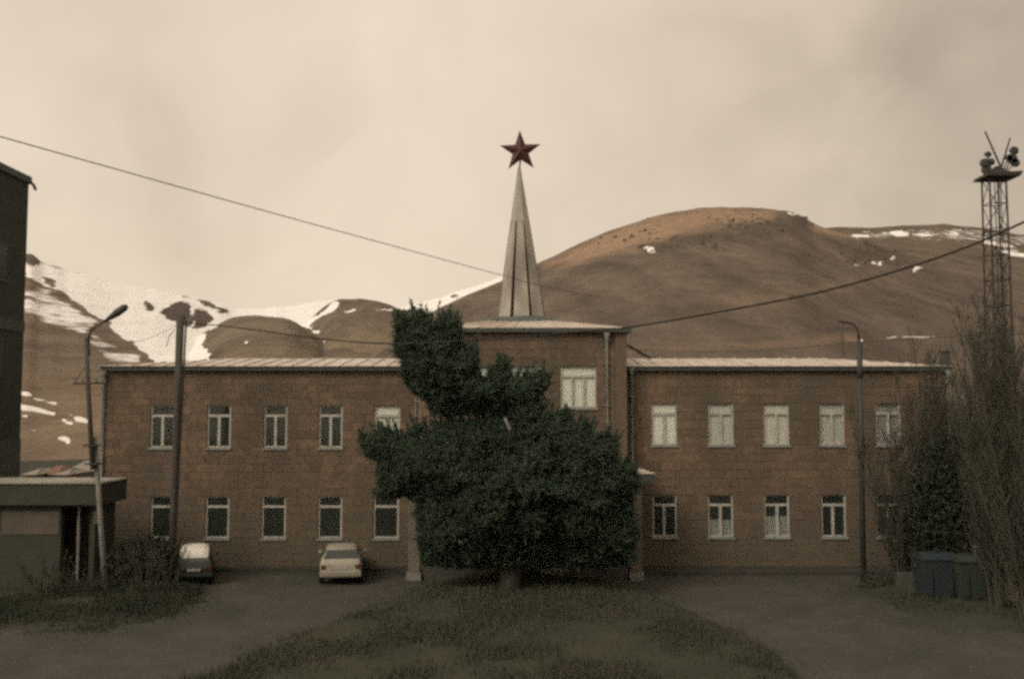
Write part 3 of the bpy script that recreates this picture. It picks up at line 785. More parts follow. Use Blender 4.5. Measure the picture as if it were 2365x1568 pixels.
def make_window(r, yf, style, curtain=None, cover=(0.0, 1.0), tr=0.235, mull=0.5):
    x0, x1, z0, z1 = r
    x0 += 0.006; x1 -= 0.006; z0 += 0.006; z1 -= 0.006
    fw = 0.062; ya, yb = yf + 0.05, yf + 0.108
    zt = z1 - (z1 - z0) * tr
    f = MB()
    f.box(x0, x0 + fw, ya, yb, z0, z1).box(x1 - fw, x1, ya, yb, z0, z1)
    f.box(x0 + fw, x1 - fw, ya, yb, z0, z0 + fw); f.box(x0 + fw, x1 - fw, ya, yb, z1 - 0.035, z1)
    wdw = f.build('window', M['white_paint'], bld)
    MB().box(x0 + fw, x1 - fw, ya - 0.012, yb, zt - 0.045, zt + 0.045).build('transom', M['white_paint'], wdw)
    def pane(a, b, c, d):
        MB().box(a, b, yf + 0.080, yf + 0.086, c, d).build('pane', M['glass'], wdw)
    pane(x0 + fw, x1 - fw, zt + 0.045, z1 - 0.035)
    if style == 'double':
        xm = x0 + (x1 - x0) * mull
        MB().box(xm - 0.05, xm + 0.05, ya - 0.015, yb, z0 + fw, zt - 0.045).build('mullion', M['white_paint'], wdw)
        pane(x0 + fw, xm - 0.05, z0 + fw, zt - 0.045); pane(xm + 0.05, x1 - fw, z0 + fw, zt - 0.045)
    elif style == 'triple':
        for t in (0.34, 0.66):
            xm = x0 + (x1 - x0) * t
            MB().box(xm - 0.035, xm + 0.035, ya - 0.015, yb, z0 + fw, zt - 0.045).build('mullion', M['white_paint'], wdw)
        ts = [x0 + fw, x0 + (x1-x0)*0.34 - 0.035, x0 + (x1-x0)*0.34 + 0.035, x0 + (x1-x0)*0.66 - 0.035, x0 + (x1-x0)*0.66 + 0.035, x1 - fw]
        for k in (0, 2, 4): pane(ts[k], ts[k+1], z0 + fw, zt - 0.045)
    else:
        pane(x0 + fw, x1 - fw, z0 + fw, zt - 0.045)
    if curtain:
        ca, cb = cover
        mb = MB(); n = 22
        zb = z0 + 0.02; ztp = z0 + (z1 - z0) * cb - 0.02; za = z0 + (z1 - z0) * ca + 0.02
        for k in range(n):
            xa = x0 + 0.02 + (x1 - x0 - 0.04) * k / n; xb = x0 + 0.02 + (x1 - x0 - 0.04) * (k + 1) / n
            pa = yf + 0.122 + 0.006 * math.sin(k * 1.9); pb = yf + 0.122 + 0.006 * math.sin((k + 1) * 1.9)
            mb.quad((xa, pa, za), (xb, pb, za), (xb, pb, ztp), (xa, pa, ztp))
            mb.quad((xb, pb + 0.004, za), (xa, pa + 0.004, za), (xa, pa + 0.004, ztp), (xb, pb + 0.004, ztp))
        mb.build('curtain', curtain, wdw, smooth=False)
    MB().box(x0 - 0.05, x1 + 0.05, yf - 0.075, yf + 0.05, z0 - 0.075, z0 - 0.006).build('sill', M['zinc'] if style != 'x' else M['slab'], wdw)
    return wdw
for i, r in enumerate(LU):
    if i == 4: make_window(r, YW, 'double', M['curtain'])
    else: make_window(r, YW, 'double')
for i, r in enumerate(LL): make_window(r, YW, 'single')
for i, r in enumerate(RU):
    make_window(r, YW, 'double', (M['curtain'], M['curtain_grey'], M['curtain_pale'], M['curtain_grey'], M['curtain_dim'])[i], (0.0, (1.0, 0.97, 1.0, 1.0, 1.0)[i]))
for i, r in enumerate(RL):
    if i == 1: make_window(r, YW, 'double', M['curtain_dim'], (0.0, 0.42))
    elif i == 2: make_window(r, YW, 'double', M['curtain_dim'], (0.0, 0.5), mull=0.52)
    else: make_window(r, YW, 'double', mull=0.47)
make_window(CU[0], YC, 'triple', M['curtain_blue']); make_window(CU[1], YC, 'triple', M['curtain_blue']); make_window(CU[2], YC, 'triple', M['curtain'])

# entrance door, deep in the shade of the porch
dx0, dx1, dz0, dz1 = door_rect
dr = MB().box(dx0 + 0.004, dx0 + 0.09, YC + 0.15, YC + 0.25, dz0, dz1 - 0.004).box(dx1 - 0.09, dx1 - 0.004, YC + 0.15, YC + 0.25, dz0, dz1 - 0.004).box(dx0 + 0.09, dx1 - 0.09, YC + 0.15, YC + 0.25, dz1 - 0.1, dz1 - 0.004).build('entrance_door', M['dark_wood'], bld)
xm = (dx0 + dx1) / 2
for a, b in ((dx0 + 0.09, xm - 0.006), (xm + 0.006, dx1 - 0.09)):
    MB().box(a, b, YC + 0.17, YC + 0.22, dz0, dz1 - 0.1).build('door_leaf', M['dark_wood'], dr, bevel=0.01)
MB().tube([(xm + 0.09, YC + 0.13, 1.4), (xm + 0.09, YC + 0.13, 1.75)], 0.015).build('handle', M['zinc'], dr)

# porch: canopy on two pillars, steps
YP = 35.6
px0, px1 = Xat(958, 1200, YP), Xat(1468, 1200, YP)
zcan = Zat(1093, YP)
cn = MB().box(px0 - 0.30, px1 + 0.62, YP - 0.35, YC - 0.03, zcan - 0.34, zcan).build('porch_canopy', M['dark_metal'], bld, bevel=0.015)
ct = MB()
ct.hull8([(px0-0.33,YP-0.38,zcan+0.003),(px1+0.65,YP-0.38,zcan+0.003),(px1+0.65,YC-0.03,zcan+0.003),(px0-0.33,YC-0.03,zcan+0.003),
          (px0-0.33,YP-0.38,zcan+0.035),(px1+0.65,YP-0.38,zcan+0.035),(px1+0.05,YC-0.03,zcan+0.2),(px0+0.25,YC-0.03,zcan+0.2)])
ct.build('canopy_sheet', M['roof'], cn)
for px in (px0, px1):
    pl = MB().box(px - 0.21, px + 0.21, YP - 0.2, YP + 0.2, 0.0, zcan - 0.343).build('porch_pillar', M['pale_plaster'], bld, bevel=0.02)
    MB().box(px - 0.26, px + 0.26, YP - 0.25, YP + 0.25, 0.0, 0.28).build('pillar_base', M['concrete'], pl, bevel=0.015)
st = MB()
MB().box(px0 + 0.3, px1 - 0.3, YP - 0.1, YC - 0.03, 0.0, 0.48).build('porch_floor', M['dark_concrete'], bld)  # floor colour darkened to stand for the shadow around the entrance
for k in range(3):
    MB().box(px0 + 1.6, px1 - 1.6, YP - 0.102 - 0.32 * (k + 1), YP - 0.104 - 0.32 * k, 0.0, 0.36 - 0.12 * k).build('step', M['dark_concrete'], bld)
cw = MB()
cw.box(Xat(1248,1270,35.4), Xat(1298,1270,35.4), 35.05, 35.38, 0.0, 0.98)
cw.build('stair_cheek', M['concrete'], bld, bevel=0.02)

# cornices and gutters
for a, b, yy, z, h in ((xL - 0.12, xCL - 0.004, YW, zE, 0.15), (xCR + 0.004, xR + 0.12, YW, zE, 0.15)):
    MB().box(a, b, yy - 0.22, yy + 0.6, z, z + h).build('cornice', M['dark_metal'], bld)
MB().box(xCL - 0.16, xCR + 0.16, YC - 0.25, YW + DEPTH + 0.1, zC, zC + 0.16).build('cornice', M['dark_metal'], bld)

# wing roofs: hipped sheet roofs made of panels between upstanding seams
def wing_roof(xa, xb, hip_side, zr0):
    y0, yr = YW - 0.28, YW + 3.6
    y1 = YW + DEPTH + 0.2
    zr = zr0; ridge = Zat(829, yr)
    hip = 3.6
    def top_x(xe):
        return xe
    rf = MB()
    if hip_side < 0: ra, rb = xa + hip, xb
    else: ra, rb = xa, xb - hip
    yrb = y1 - (yr - y0)
    # under-deck, the panels lie on it
    rf.quad((xa,y0,zr),(xb,y0,zr),(rb,yr,ridge),(ra,yr,ridge)); rf.quad((ra,yr,ridge),(rb,yr,ridge),(rb,yrb,ridge),(ra,yrb,ridge))
    rf.quad((ra,yrb,ridge),(rb,yrb,ridge),(xb,y1,zr),(xa,y1,zr))
    if hip_side < 0: rf.quad((xa,y1,zr),(xa,y0,zr),(ra,yr,ridge),(ra,yrb,ridge))
    else: rf.quad((xb,y0,zr),(xb,y1,zr),(rb,yrb,ridge),(rb,yr,ridge))
    rf.quad((xa,y0,zr),(xa,y1,zr),(xb,y1,zr),(xb,y0,zr))
    roof = rf.build('roof', M['roof'], bld)
    n = round((xb - xa) / 0.62); w = (xb - xa) / n
    for k in range(n):
        a, b = xa + k * w, xa + (k + 1) * w
        def lim(x):
            t = (x - xa) / hip if hip_side < 0 else (xb - x) / hip
            return max(0.0, min(1.0, t))
        ta, tb = lim(a), lim(b)
        if max(ta, tb) < 0.05: continue
        def pt(x, t, dz): return (x, y0 + (yr - y0) * t - 0.0, zr + (ridge - zr) * t + dz)
        mb = MB(); th = 0.014; sh = 0.055
        dz = random.uniform(0.0, 0.006)
        mb.hull8([pt(a,0,0.004),pt(b,0,0.004),pt(b,tb,0.004),pt(a,ta,0.004),pt(a,0,th+dz),pt(b,0,th+dz),pt(b,tb,th+dz),pt(a,ta,th+dz)])
        mb.hull8([pt(a,-0.004,0.004),pt(a+0.03,-0.004,0.004),pt(a+0.03,ta,0.004),pt(a,ta,0.004),pt(a,-0.004,sh),pt(a+0.03,-0.004,sh),pt(a+0.03,ta,sh),pt(a,ta,sh)])
        mb.build('roof_panel', M['roof'], roof)
    return roof
wing_roof(xL - 0.12, xCL - 0.006, -1, zE + 0.153)
wing_roof(xCR + 0.006, xR + 0.12, 1, zE + 0.153)
# middle roof: low hipped pyramid carrying the spire
cxm = (xCL + xCR) / 2
zr0 = zC + 0.163
yA, yB = YC - 0.25, YW + DEPTH + 0.1
YS = 41.2
zp = Zat(741, YS - 1.6)
pr = MB()
A = [(xCL-0.16,yA,zr0),(xCR+0.16,yA,zr0),(xCR+0.16,yB,zr0),(xCL-0.16,yB,zr0)]
B = [(cxm-1.25,YS-1.5,zp),(cxm+1.25,YS-1.5,zp),(cxm+1.25,YS+1.5,zp),(cxm-1.25,YS+1.5,zp)]
pr.hull8(A + B)
croof = pr.build('roof', M['roof'], bld)
for k in range(12):       # seams of the middle roof
    t = (k + 0.5) / 12
    a = Vector(A[0]).lerp(Vector(A[1]), t); b = Vector(B[0]).lerp(Vector(B[1]), t)
    MB().tube([a + Vector((0,0,0.01)), b + Vector((0,0,0.01))], 0.02, 4).build('seam', M['roof'], croof)
zpt = Zat(734, YS - 1.5)
MB().box(cxm - 1.38, cxm + 1.38, YS - 1.62, YS + 1.62, zp - 0.25, zpt).build('spire_plinth', M['slab'], bld, bevel=0.03)

# spire: eight sheets on a dark core, open grooves between them in the lower part
zs0, zs1 = zpt + 0.002, Zat(386, YS)
zg = zs0 + (zs1 - zs0) * 0.635
R0 = (Xat(1270, 735, YS - 0.9) - Xat(1155, 735, YS - 0.9)) / 2 / math.cos(math.pi / 8)
lean = -0.09
def sp_pt(ang, z, shrink=1.0):
    t = (z - zs0) / (zs1 - zs0)
    r = R0 * (1 - t) * shrink + 0.055 * t
    return (cxm + lean * t + r * math.cos(ang), YS + r * math.sin(ang), z)
core = MB()
core.tube([(cxm, YS, zs0), (cxm + lean * 0.66, YS, zg + 0.1)], [R0 * 0.86, R0 * 0.86 * 0.36], 8)
spire = core.build('spire', M['spire_core'], bld)
for k in range(8):
    a0, a1 = math.pi / 8 + k * math.pi / 4, math.pi / 8 + (k + 1) * math.pi / 4
    g0, g1 = a0 + 0.085, a1 - 0.085
    def P(ang, z, s): 
        # points on the flat of the octagon side between a0 and a1
        t = (ang - a0) / (a1 - a0)
        p, q = Vector(sp_pt(a0, z, s)), Vector(sp_pt(a1, z, s))
        return p.lerp(q, t)
    MB().hull8([P(g0,zs0,0.9),P(g0,zs0,1),P(g1,zs0,1),P(g1,zs0,0.9),P(g0,zg,0.9),P(g0,zg,1),P(g1,zg,1),P(g1,zg,0.9)]).build('spire_panel', M['spire'], spire)
    MB().hull8([P(a0+0.01,zg+0.004,0.9),P(a0+0.01,zg+0.004,1.0),P(a1-0.01,zg+0.004,1.0),P(a1-0.01,zg+0.004,0.9),P(a0+0.01,zs1,0.9),P(a0+0.01,zs1,1),P(a1-0.01,zs1,1),P(a1-0.01,zs1,0.9)]).build('spire_panel', M['spire'], spire)
MB().tube([(cxm, YS, zs0 + 0.003), (cxm, YS, zs0 + 0.12)], [R0 * 1.06, R0 * 1.03], 8).build('spire_skirt', M['slab'], spire)
# star: faceted, thin, on a short rod
sc_ = at(1202, 350, YS); Rs = 1.05 * (Xat(1247, 350, YS) - Xat(1157, 350, YS)) / 2 / math.cos(math.radians(18))
MB().tube([(cxm + lean, YS, zs1 - 0.15), (sc_[0] + 0.02, YS, sc_[2] - 0.25)], 0.035, 8).build('rod', M['tower_steel'], spire)
sm = MB()
ring = []
rot = math.radians(90 + 2.0)
for k in range(10):
    r = Rs if k % 2 == 0 else Rs * 0.40
    a = rot + k * math.pi / 5
    ring.append((sc_[0] + r * math.cos(a), YS, sc_[2] + r * math.sin(a)))
sm.v = ring + [(sc_[0], YS - 0.20, sc_[2]), (sc_[0], YS + 0.20, sc_[2])]
for k in range(10):
    sm.f.append((10, k, (k + 1) % 10)); sm.f.append((11, (k + 1) % 10, k))
sm.build('star', M['star'], bld)

# corner pilasters of the middle block
for ua, ub in ((1421,1447),(966,992)):
    MB().box(Xat(ua,900,YC), Xat(ub,900,YC) - 0.003, YC - 0.09, YC - 0.03, 0.0, zC - 0.004).build('pilaster', M['stone'], bld)
# downspouts
def downspout(u, ytop, ybot, Y, hop=True):
    x = Xat(u, (ytop + ybot) / 2, Y); z1, z0 = Zat(ytop, Y), Zat(ybot, Y)
    y = Y - 0.09
    m = MB().tube([(x, y - 0.12, z1 + 0.1), (x, y - 0.1, z1 - 0.05), (x, y, z1 - 0.3), (x, y, z0 + 0.12), (x, y - 0.16, z0)], 0.052, 10)
    d = m.build('downspout', M['zinc'], bld, smooth=True)
    MB().lathe([(0.06, z1 - 0.16), (0.12, z1 + 0.05), (0.12, z1 + 0.1)], 'z', 12, (x, y - 0.1, 0)).build('hopper', M['zinc'], d)
    z = z1 - 1.0
    while z > z0 + 0.4:
        MB().box(x - 0.065, x + 0.065, y - 0.058, Y, z - 0.018, z + 0.018).build('bracket', M['zinc'], d); z -= 1.6
zb = 1300
downspout(961, 866, zb, YW); downspout(1459, 855, 1082, YW); downspout(1013, 776, 1080, YC); downspout(1402, 776, 1080, YC)
downspout(236, 868, 1290, YW); downspout(2192, 862, zb, YW)
# stay rod from the middle block to the right wing roof, small chimney at the right end
MB().tube([at(1449, 797, 38.6), at(1502, 828, 38.9)], 0.05, 6).build('stay_rod', M['tower_steel'], bld)
cp = at(2183, 838, 40)
MB().box(cp[0]-0.16, cp[0]+0.16, 39.85, 40.15, cp[2]-0.4, cp[2]+0.42).box(cp[0]-0.2, cp[0]+0.2, 39.81, 40.19, cp[2]+0.42, cp[2]+0.5).build('chimney', M['dark_metal'], bld)

# ------------------------------------------------------------------ low building at the left
YL = 33.2
lx0, lx1 = -24.0, Xat(234, 1112, YL)
zl = Zat(1117, YL)
low = thing('low_shed', 'long low shed with flat pale roof and deep dark fascia left of the stone building', 'shed', ((lx0 + lx1) / 2, YL + 2.5, 0))
zf = Zat(1166, YL)
ops = [(Xat(132,1200,YL), Xat(206,1200,YL), 0.02, zf - 0.1)]
xs_ = sorted([lx0, lx1 - 0.3] + [o[0] for o in ops] + [o[1] for o in ops])
wb = MB()
for i in range(len(xs_) - 1):
    a, b = xs_[i], xs_[i+1]
    hit = [o for o in ops if abs(o[0] - a) < 1e-6]
    if hit:
        if hit[0][2] > 0.1: wb.box(a, b, YL + 0.3, YL + 0.6, 0, hit[0][2])
        wb.box(a, b, YL + 0.3, YL + 0.6, hit[0][3], zf - 0.004)
    else: wb.box(a, b, YL + 0.3, YL + 0.6, 0, zf - 0.004)
wb.box(lx0, lx1 - 0.3, YL + 1.7, YL + 2.0, 0, zf - 0.006); wb.box(lx1 - 0.598, lx1 - 0.302, YL + 0.602, YL + 1.698, 0, zf - 0.008)
wb.build('wall', M['shed_wall'], low)
MB().box(lx0 - 0.2, lx1, YL, YL + 2.2, zf, zl).build('fascia', M['shed_wall'], low)
MB().box(lx0 - 0.25, lx1 + 0.05, YL - 0.05, YL + 2.25, zl + 0.003, zl + 0.06).build('roof', M['shed_roof'], low)
MB().tube([((ops[0][0] + ops[0][1]) / 2, YL + 0.45, 0.02), ((ops[0][0] + ops[0][1]) / 2, YL + 0.45, zf - 0.104)], 0.05, 8).build('post', M['concrete'], low)
for a, b, y0_, y1_ in ((-5, 128, 1182, 1236), (208, 230, 1180, 1212)):
    MB().box(Xat(a, 1200, YL), Xat(b, 1200, YL), YL + 0.27, YL + 0.302, Zat(y1_, YL), Zat(y0_, YL)).build('wall_panel', M['panel_plaster'], low)

# ------------------------------------------------------------------ tall dark block at the left edge
YT = 46.0
tx = Xat(57, 700, YT); zt_ = Zat(420, YT)
tall = thing('apartment_block', 'tall dark apartment block at the left edge with gutter hanging off its corner', 'building', (tx - 6, YT - 5, 0))
tw = MB().box(tx - 13, tx, YT - 14, YT, 0, zt_).build('wall', M['dark_plaster'], tall)
MB().hull8([(tx-13.5,YT-14.5,zt_+0.004),(tx+0.1,YT-14.5,zt_+0.004),(tx+0.1,YT+0.2,zt_+0.004),(tx-13.5,YT+0.2,zt_+0.004),
            (tx-10,YT-11,zt_+1.9),(tx-5,YT-11,zt_+1.9),(tx-5,YT-3,zt_+1.9),(tx-10,YT-3,zt_+1.9)]).build('roof', M['dark_metal'], tall)
MB().hull8([(tx-1.0,YT-14.2,zt_-0.1),(tx+0.12,YT-14.2,zt_-0.1),(tx+0.12,YT+0.15,zt_-0.1),(tx-1.0,YT+0.15,zt_-0.1),
            (tx-1.0,YT-14.2,zt_+0.25),(tx+0.06,YT-14.2,zt_+0.25),(tx+0.06,YT+0.15,zt_+0.25),(tx-1.0,YT+0.15,zt_+0.25)]).build('cornice', M['dark_metal'], tall)
gp = (tx + 0.1, YT - 0.1, zt_ - 0.05)
MB().tube([gp, (gp[0] + 0.16, gp[1], gp[2] - 0.1), (gp[0] + 0.28, gp[1], gp[2] - 0.36)], 0.07, 8).build('gutter_end', M['dark_metal'], tall)
for z in (Zat(770, YT), Zat(1100, YT), Zat(560, YT)):
    for yy in (YT - 3.2, YT - 6.4, YT - 9.6):
        zz0, zz1 = z - 2.1 , z - 0.35
        wf = MB().box(tx + 0.003, tx + 0.05, yy, yy + 1.6, zz0, zz0 + 0.08).box(tx + 0.003, tx + 0.05, yy, yy + 1.6, zz1 - 0.08, zz1).box(tx + 0.003, tx + 0.05, yy, yy + 0.08, zz0 + 0.08, zz1 - 0.08).box(tx + 0.003, tx + 0.05, yy + 1.52, yy + 1.6, zz0 + 0.08, zz1 - 0.08).build('window', M['mid_plaster'], tall)
        MB().box(tx + 0.004, tx + 0.02, yy + 0.08, yy + 1.52, zz0 + 0.08, zz1 - 0.08).build('pane', M['car_glass'], wf)
for za, zb_ in ((Zat(768, YT), Zat(742, YT)), (Zat(1100, YT), Zat(1015, YT))):
    MB().box(tx + 0.002, tx + 0.055, YT - 13.9, YT - 0.02, za, zb_).build('wall_band', M['mid_plaster'], tall)

# ------------------------------------------------------------------ small far houses below the left hill
def far_house(u0, u1, yb, yt, Y, m, label):
    x0, x1 = Xat(u0, yb, Y), Xat(u1, yb, Y); z1, z0 = Zat(yt, Y), Zat(yb, Y)
    h = thing('village_house', label, 'house', ((x0+x1)/2, Y, 0), 0, 'small houses under the left hillside')
    MB().box(x0, x1, Y, Y + 5, 0, z0).build('wall', M['house_wall'], h)
    e = 0.25
    MB().hull8([(x0-e,Y-e,z0+0.003),(x1+e,Y-e,z0+0.003),(x1+e,Y+5+e,z0+0.003),(x0-e,Y+5+e,z0+0.003),
                (x0+0.4,Y+2.2,z1),(x1-0.4,Y+2.2,z1),(x1-0.4,Y+2.8,z1),(x0+0.4,Y+2.8,z1)]).build('roof', m, h)
    xm = (x0 + x1) / 2
    MB().box(xm - 0.4, xm + 0.4, Y - 0.02, Y + 0.02, z0 - 1.1, z0 - 0.3).build('window', M['car_glass'], h)
far_house(58, 78, 1096, 1083, 82, M['house_roof'], 'small pale roofed house beside the edge of the dark apartment block')
far_house(92, 128, 1096, 1079, 84, M['house_red'], 'small house with a reddish roof above the shed roof')
far_house(132, 152, 1096, 1084, 80, M['house_roof'], 'tiny grey roofed house next to the reddish roof')
far_house(158, 200, 1090, 1068, 88, M['house_roof'], 'wide pale roofed house beneath the snow strips near the lamp post')

# ------------------------------------------------------------------ poles and lamps
# left lamp: leaning concrete post, steel top, cobra head
b0 = G(246, 1376); Yl = b0[1]
lamp = thing('street_lamp', 'leaning concrete street lamp with long cobra head in front of the low shed', 'street lamp', (b0[0], Yl, 0))
top = at(203, 780, Yl)
def lerp3(a, b, t): return tuple(a[i] + (b[i] - a[i]) * t for i in range(3))
base = (b0[0], Yl, -0.2)
MB().tube([base, lerp3(base, top, 0.3), lerp3(base, top, 0.62)], [0.10, 0.085, 0.075], 10).build('post', M['pole_concrete'], lamp, smooth=True)
def off(p, dx, dy): return (p[0] + dx, p[1] + dy, p[2])
MB().tube([off(lerp3(base, top, 0.50), -0.07, -0.16), off(lerp3(base, top, 0.75), -0.05, -0.15), off(top, -0.02, -0.10)], [0.08, 0.075, 0.066], 10).build('upper_post', M['pole_wood'], lamp, smooth=True)
for t_ in (0.52, 0.59):
    p_ = lerp3(base, top, t_); MB().box(p_[0] - 0.27, p_[0] + 0.13, p_[1] - 0.29, p_[1] + 0.13, p_[2] - 0.03, p_[2] + 0.03).build('strap', M['lamp_grey'], lamp)
t0 = lerp3(base, top, 0.93)
arm = [t0, at(204, 795, Yl), at(206, 770, Yl), at(216, 758, Yl), at(243, 742, Yl)]
MB().tube([ (arm[0][0], arm[0][1], arm[0][2]) ] + arm[1:], [0.045, 0.042, 0.04, 0.036, 0.032], 8).build('arm', M['lamp_grey'], lamp, smooth=True)
h0, h1 = Vector(at(241, 743, Yl)), Vector(at(294, 706, Yl))
hm = MB(); hm.tube([h0, h0.lerp(h1, 0.18), h0.lerp(h1, 0.55), h0.lerp(h1, 0.9), h1], [0.04, 0.07, 0.125, 0.12, 0.055], 10)
lh = hm.build('lamp_head', M['lamp_grey'], lamp, smooth=True)
cr = [at(170, 886, Yl - 0.17), at(243, 884, Yl - 0.17)]
cb = MB().tube(cr, 0.04, 6).build('crossarm', M['pole_wood'], lamp)
for u in (174, 190, 222, 238):
    p = at(u, 885, Yl - 0.17); MB().lathe([(0.02, 0.0), (0.045, 0.05), (0.03, 0.1), (0.045, 0.14), (0.02, 0.18)], 'z', 10, p).build('insulator', M['concrete'], cb)
MB().tube([at(175,878,Yl - 0.17), at(203, 840, Yl-0.13)], 0.012, 5).build('brace', M['lamp_grey'], lamp)

# wooden utility pole
Yp_ = 35.0
bp = Xat(394, 1320, Yp_)
pole = thing('utility_pole', 'dark leaning wooden utility pole standing before the left wing', 'utility pole', (bp, Yp_, 0))
ptop = at(417, 726, Yp_)
pb = (bp, Yp_, -0.3)
MB().tube([pb, lerp3(pb, ptop, 0.3), lerp3(pb, ptop, 0.65), ptop], [0.11, 0.115, 0.125, 0.14], 12).build('post', M['pole_wood'], pole, smooth=True)
MB().tube([lerp3((bp + 0.14, Yp_ - 0.12, 0.2), at(430, 740, Yp_ - 0.12), t_) for t_ in (0, 0.25, 0.5, 0.75, 1)], 0.035, 6).build('cable_run', M['cable'], pole)
MB().tube([at(424, 740, Yp_ - 0.1), at(430, 732, Yp_ - 0.1), at(440, 738, Yp_ - 0.1), at(440, 748, Yp_ - 0.1)], 0.022, 6).build('hook', M['tower_steel'], pole)
MB().tube([at(404, 760, Yp_ - 0.12), at(392, 775, Yp_ - 0.12), at(384, 800, Yp_ - 0.12)], 0.012, 5).build('stay_wire', M['cable'], pole)
MB().lathe([(0.02, 0), (0.05, 0.05), (0.03, 0.1), (0.05, 0.15), (0.02, 0.2)], 'z', 10, at(440, 745, Yp_ - 0.1)).build('insulator', M['concrete'], pole)

# right lamp
Yr_ = 35.2
br = Xat(1994, 1330, Yr_)
lampr = thing('street_lamp', 'thin dark street lamp with curved gooseneck arm before the right wing', 'street lamp', (br, Yr_, 0))
rt = at(1985, 790, Yr_)
rb = (br, Yr_, -0.2)
MB().tube([rb, lerp3(rb, rt, 0.5), lerp3(rb, rt, 0.86)], [0.10, 0.085, 0.078], 10).build('post', M['lamp_grey'], lampr, smooth=True)
MB().tube([lerp3(rb, rt, 0.85), lerp3(rb, rt, 0.88), rt], [0.095, 0.10, 0.095], 10).build('collar', M['lamp_grey'], lampr, smooth=True)
ga = [rt, at(1982, 768, Yr_), at(1978, 757, Yr_), at(1971, 749, Yr_), at(1960, 745, Yr_), at(1946, 743, Yr_), at(1936, 741, Yr_)]
MB().tube(ga, [0.05, 0.048, 0.046, 0.044, 0.042, 0.042, 0.06], 8).build('gooseneck_arm', M['lamp_grey'], lampr, smooth=True)
# thin pole behind the roof
Yq = 62.0
q = thing('wire_pole', 'thin distant wire pole seen just left of the right lamp above the roof', 'pole', (Xat(1943, 830, Yq), Yq, 0))
MB().tube([(Xat(1942, 830, Yq), Yq, -0.2), at(1944, 745, Yq)], [0.14, 0.09], 8).build('post', M['pole_wood'], q, smooth=True)
MB().tube([at(1930, 760, Yq), at(1957, 758, Yq)], 0.04, 6).build('crossarm', M['pole_wood'], q)

# ------------------------------------------------------------------ overhead cables
def smooth_pts(pts, n=8):
    P = [Vector(p) for p in pts]; o = []
    for i in range(len(P) - 1):
        p0, p1, p2, p3 = P[max(i-1,0)], P[i], P[i+1], P[min(i+2,len(P)-1)]
        for k in range(n):
            t = k / n
            o.append(0.5 * ((2*p1) + (p2-p0)*t + (2*p0-5*p1+4*p2-p3)*t*t + (3*p1-p0-3*p2+p3)*t**3))
    o.append(P[-1]); return o
def cable(pts, r, m, label, name='overhead_cable'):
    o = MB().tube(smooth_pts(pts), r, 6).build(name, m)
    tag(o, label, 'cable', 'overhead cables')
def yspan(Y0, Y1, u0, u1):
    # straight in plan between two distances
    def f(u):
        x0, x1 = (u0 - CX) * Y0, (u1 - CX) * Y1
        # intersection of the ray at u with the line in plan
        a = (u - CX)
        t = (a * Y0 - x0) / ((x1 - x0) - a * (Y1 - Y0))
        return Y0 + t * (Y1 - Y0)
    return f
f1 = yspan(Yp_ - 0.1, 17.0, 440, 2500)
cable([at(u, y, f1(u)) for u, y in ((440,746),(550,757),(700,777),(800,788),(880,793),(960,793),(1150,781),(1300,769),(1450,756),(1700,713),(1900,673),(2100,617),(2250,564),(2365,513),(2500,450))], 0.022, M['cable'], 'thick black cable sagging from the wooden pole across the building and up to the right')
f2 = yspan(13.0, Yq, -60, 1944)
cable([at(u, y, f2(u)) for u, y in ((-60,299),(0,316),(300,400),(600,484),(900,566),(1160,636),(1270,664),(1450,698),(1650,730),(1800,747),(1944,758))], 0.009, M['cable_pale'], 'thin brown cable running down from the upper left across the spire')
f3 = yspan(Yr_, 30.0, 1985, 2600)
cable([at(u, y, f3(u)) for u, y in ((1985,792),(2080,784),(2200,777),(2365,771),(2600,768))], 0.010, M['cable'], 'fine dark cable going right from the gooseneck lamp')
f4 = yspan(38.6, Yr_, 1449, 1985)
cable([at(u, y, f4(u)) for u, y in ((1449,806),(1600,812),(1750,810),(1880,800),(1985,790))], 0.008, M['cable'], 'fine cable between the middle block and the gooseneck lamp')
f5 = yspan(Yl, Yp_ - 0.1, 206, 408)
cable([at(u, y, f5(u)) for u, y in ((206,782),(260,790),(330,786),(408,752))], 0.007, M['cable'], 'short thin cable between the concrete lamp and the wooden pole')

# ------------------------------------------------------------------ lattice tower at the right
Ytw = 58.0
tw_ = thing('lattice_tower', 'tall lattice steel floodlight tower with platform and two slanting rods at the right', 'tower', (Xat(2305, 700, Ytw), Ytw, 0))
txc = Xat(2305, 700, Ytw); hw = 0.52
zpl = Zat(414, Ytw)
legs = []
for sx, sy in ((-1,-1),(1,-1),(1,1),(-1,1)):
    a = (txc + sx * hw * 1.12, Ytw + sy * hw * 1.12, 0); b = (txc + sx * hw * 0.92, Ytw + sy * hw * 0.92, zpl)
    legs.append((a, b)); MB().tube([a, b], 0.055, 6).build('leg', M['tower_steel'], tw_)
nb = 13
for k in range(nb):
    t0_, t1_ = k / nb, (k + 1) / nb
    for i in range(4):
        A0, A1 = lerp3(*legs[i], t0_), lerp3(*legs[i], t1_); B0, B1 = lerp3(*legs[(i+1) % 4], t0_), lerp3(*legs[(i+1) % 4], t1_)
        if k % 2 == 0: p, q_ = A0, B1
        else: p, q_ = B0, A1
        MB().tube([p, q_], 0.026, 4).build('brace', M['tower_steel'], tw_)
        MB().tube([A1, B1], 0.026, 4).build('strut', M['tower_steel'], tw_)
for dx in (-0.35, 0.3):
    MB().tube([(txc + dx * hw, Ytw - hw, 0), (txc + dx * hw, Ytw - hw * 0.9, zpl)], 0.03, 5).build('ladder_rail', M['tower_steel'], tw_)
pw0, pw1 = Xat(2262, 414, Ytw), Xat(2344, 405, Ytw)
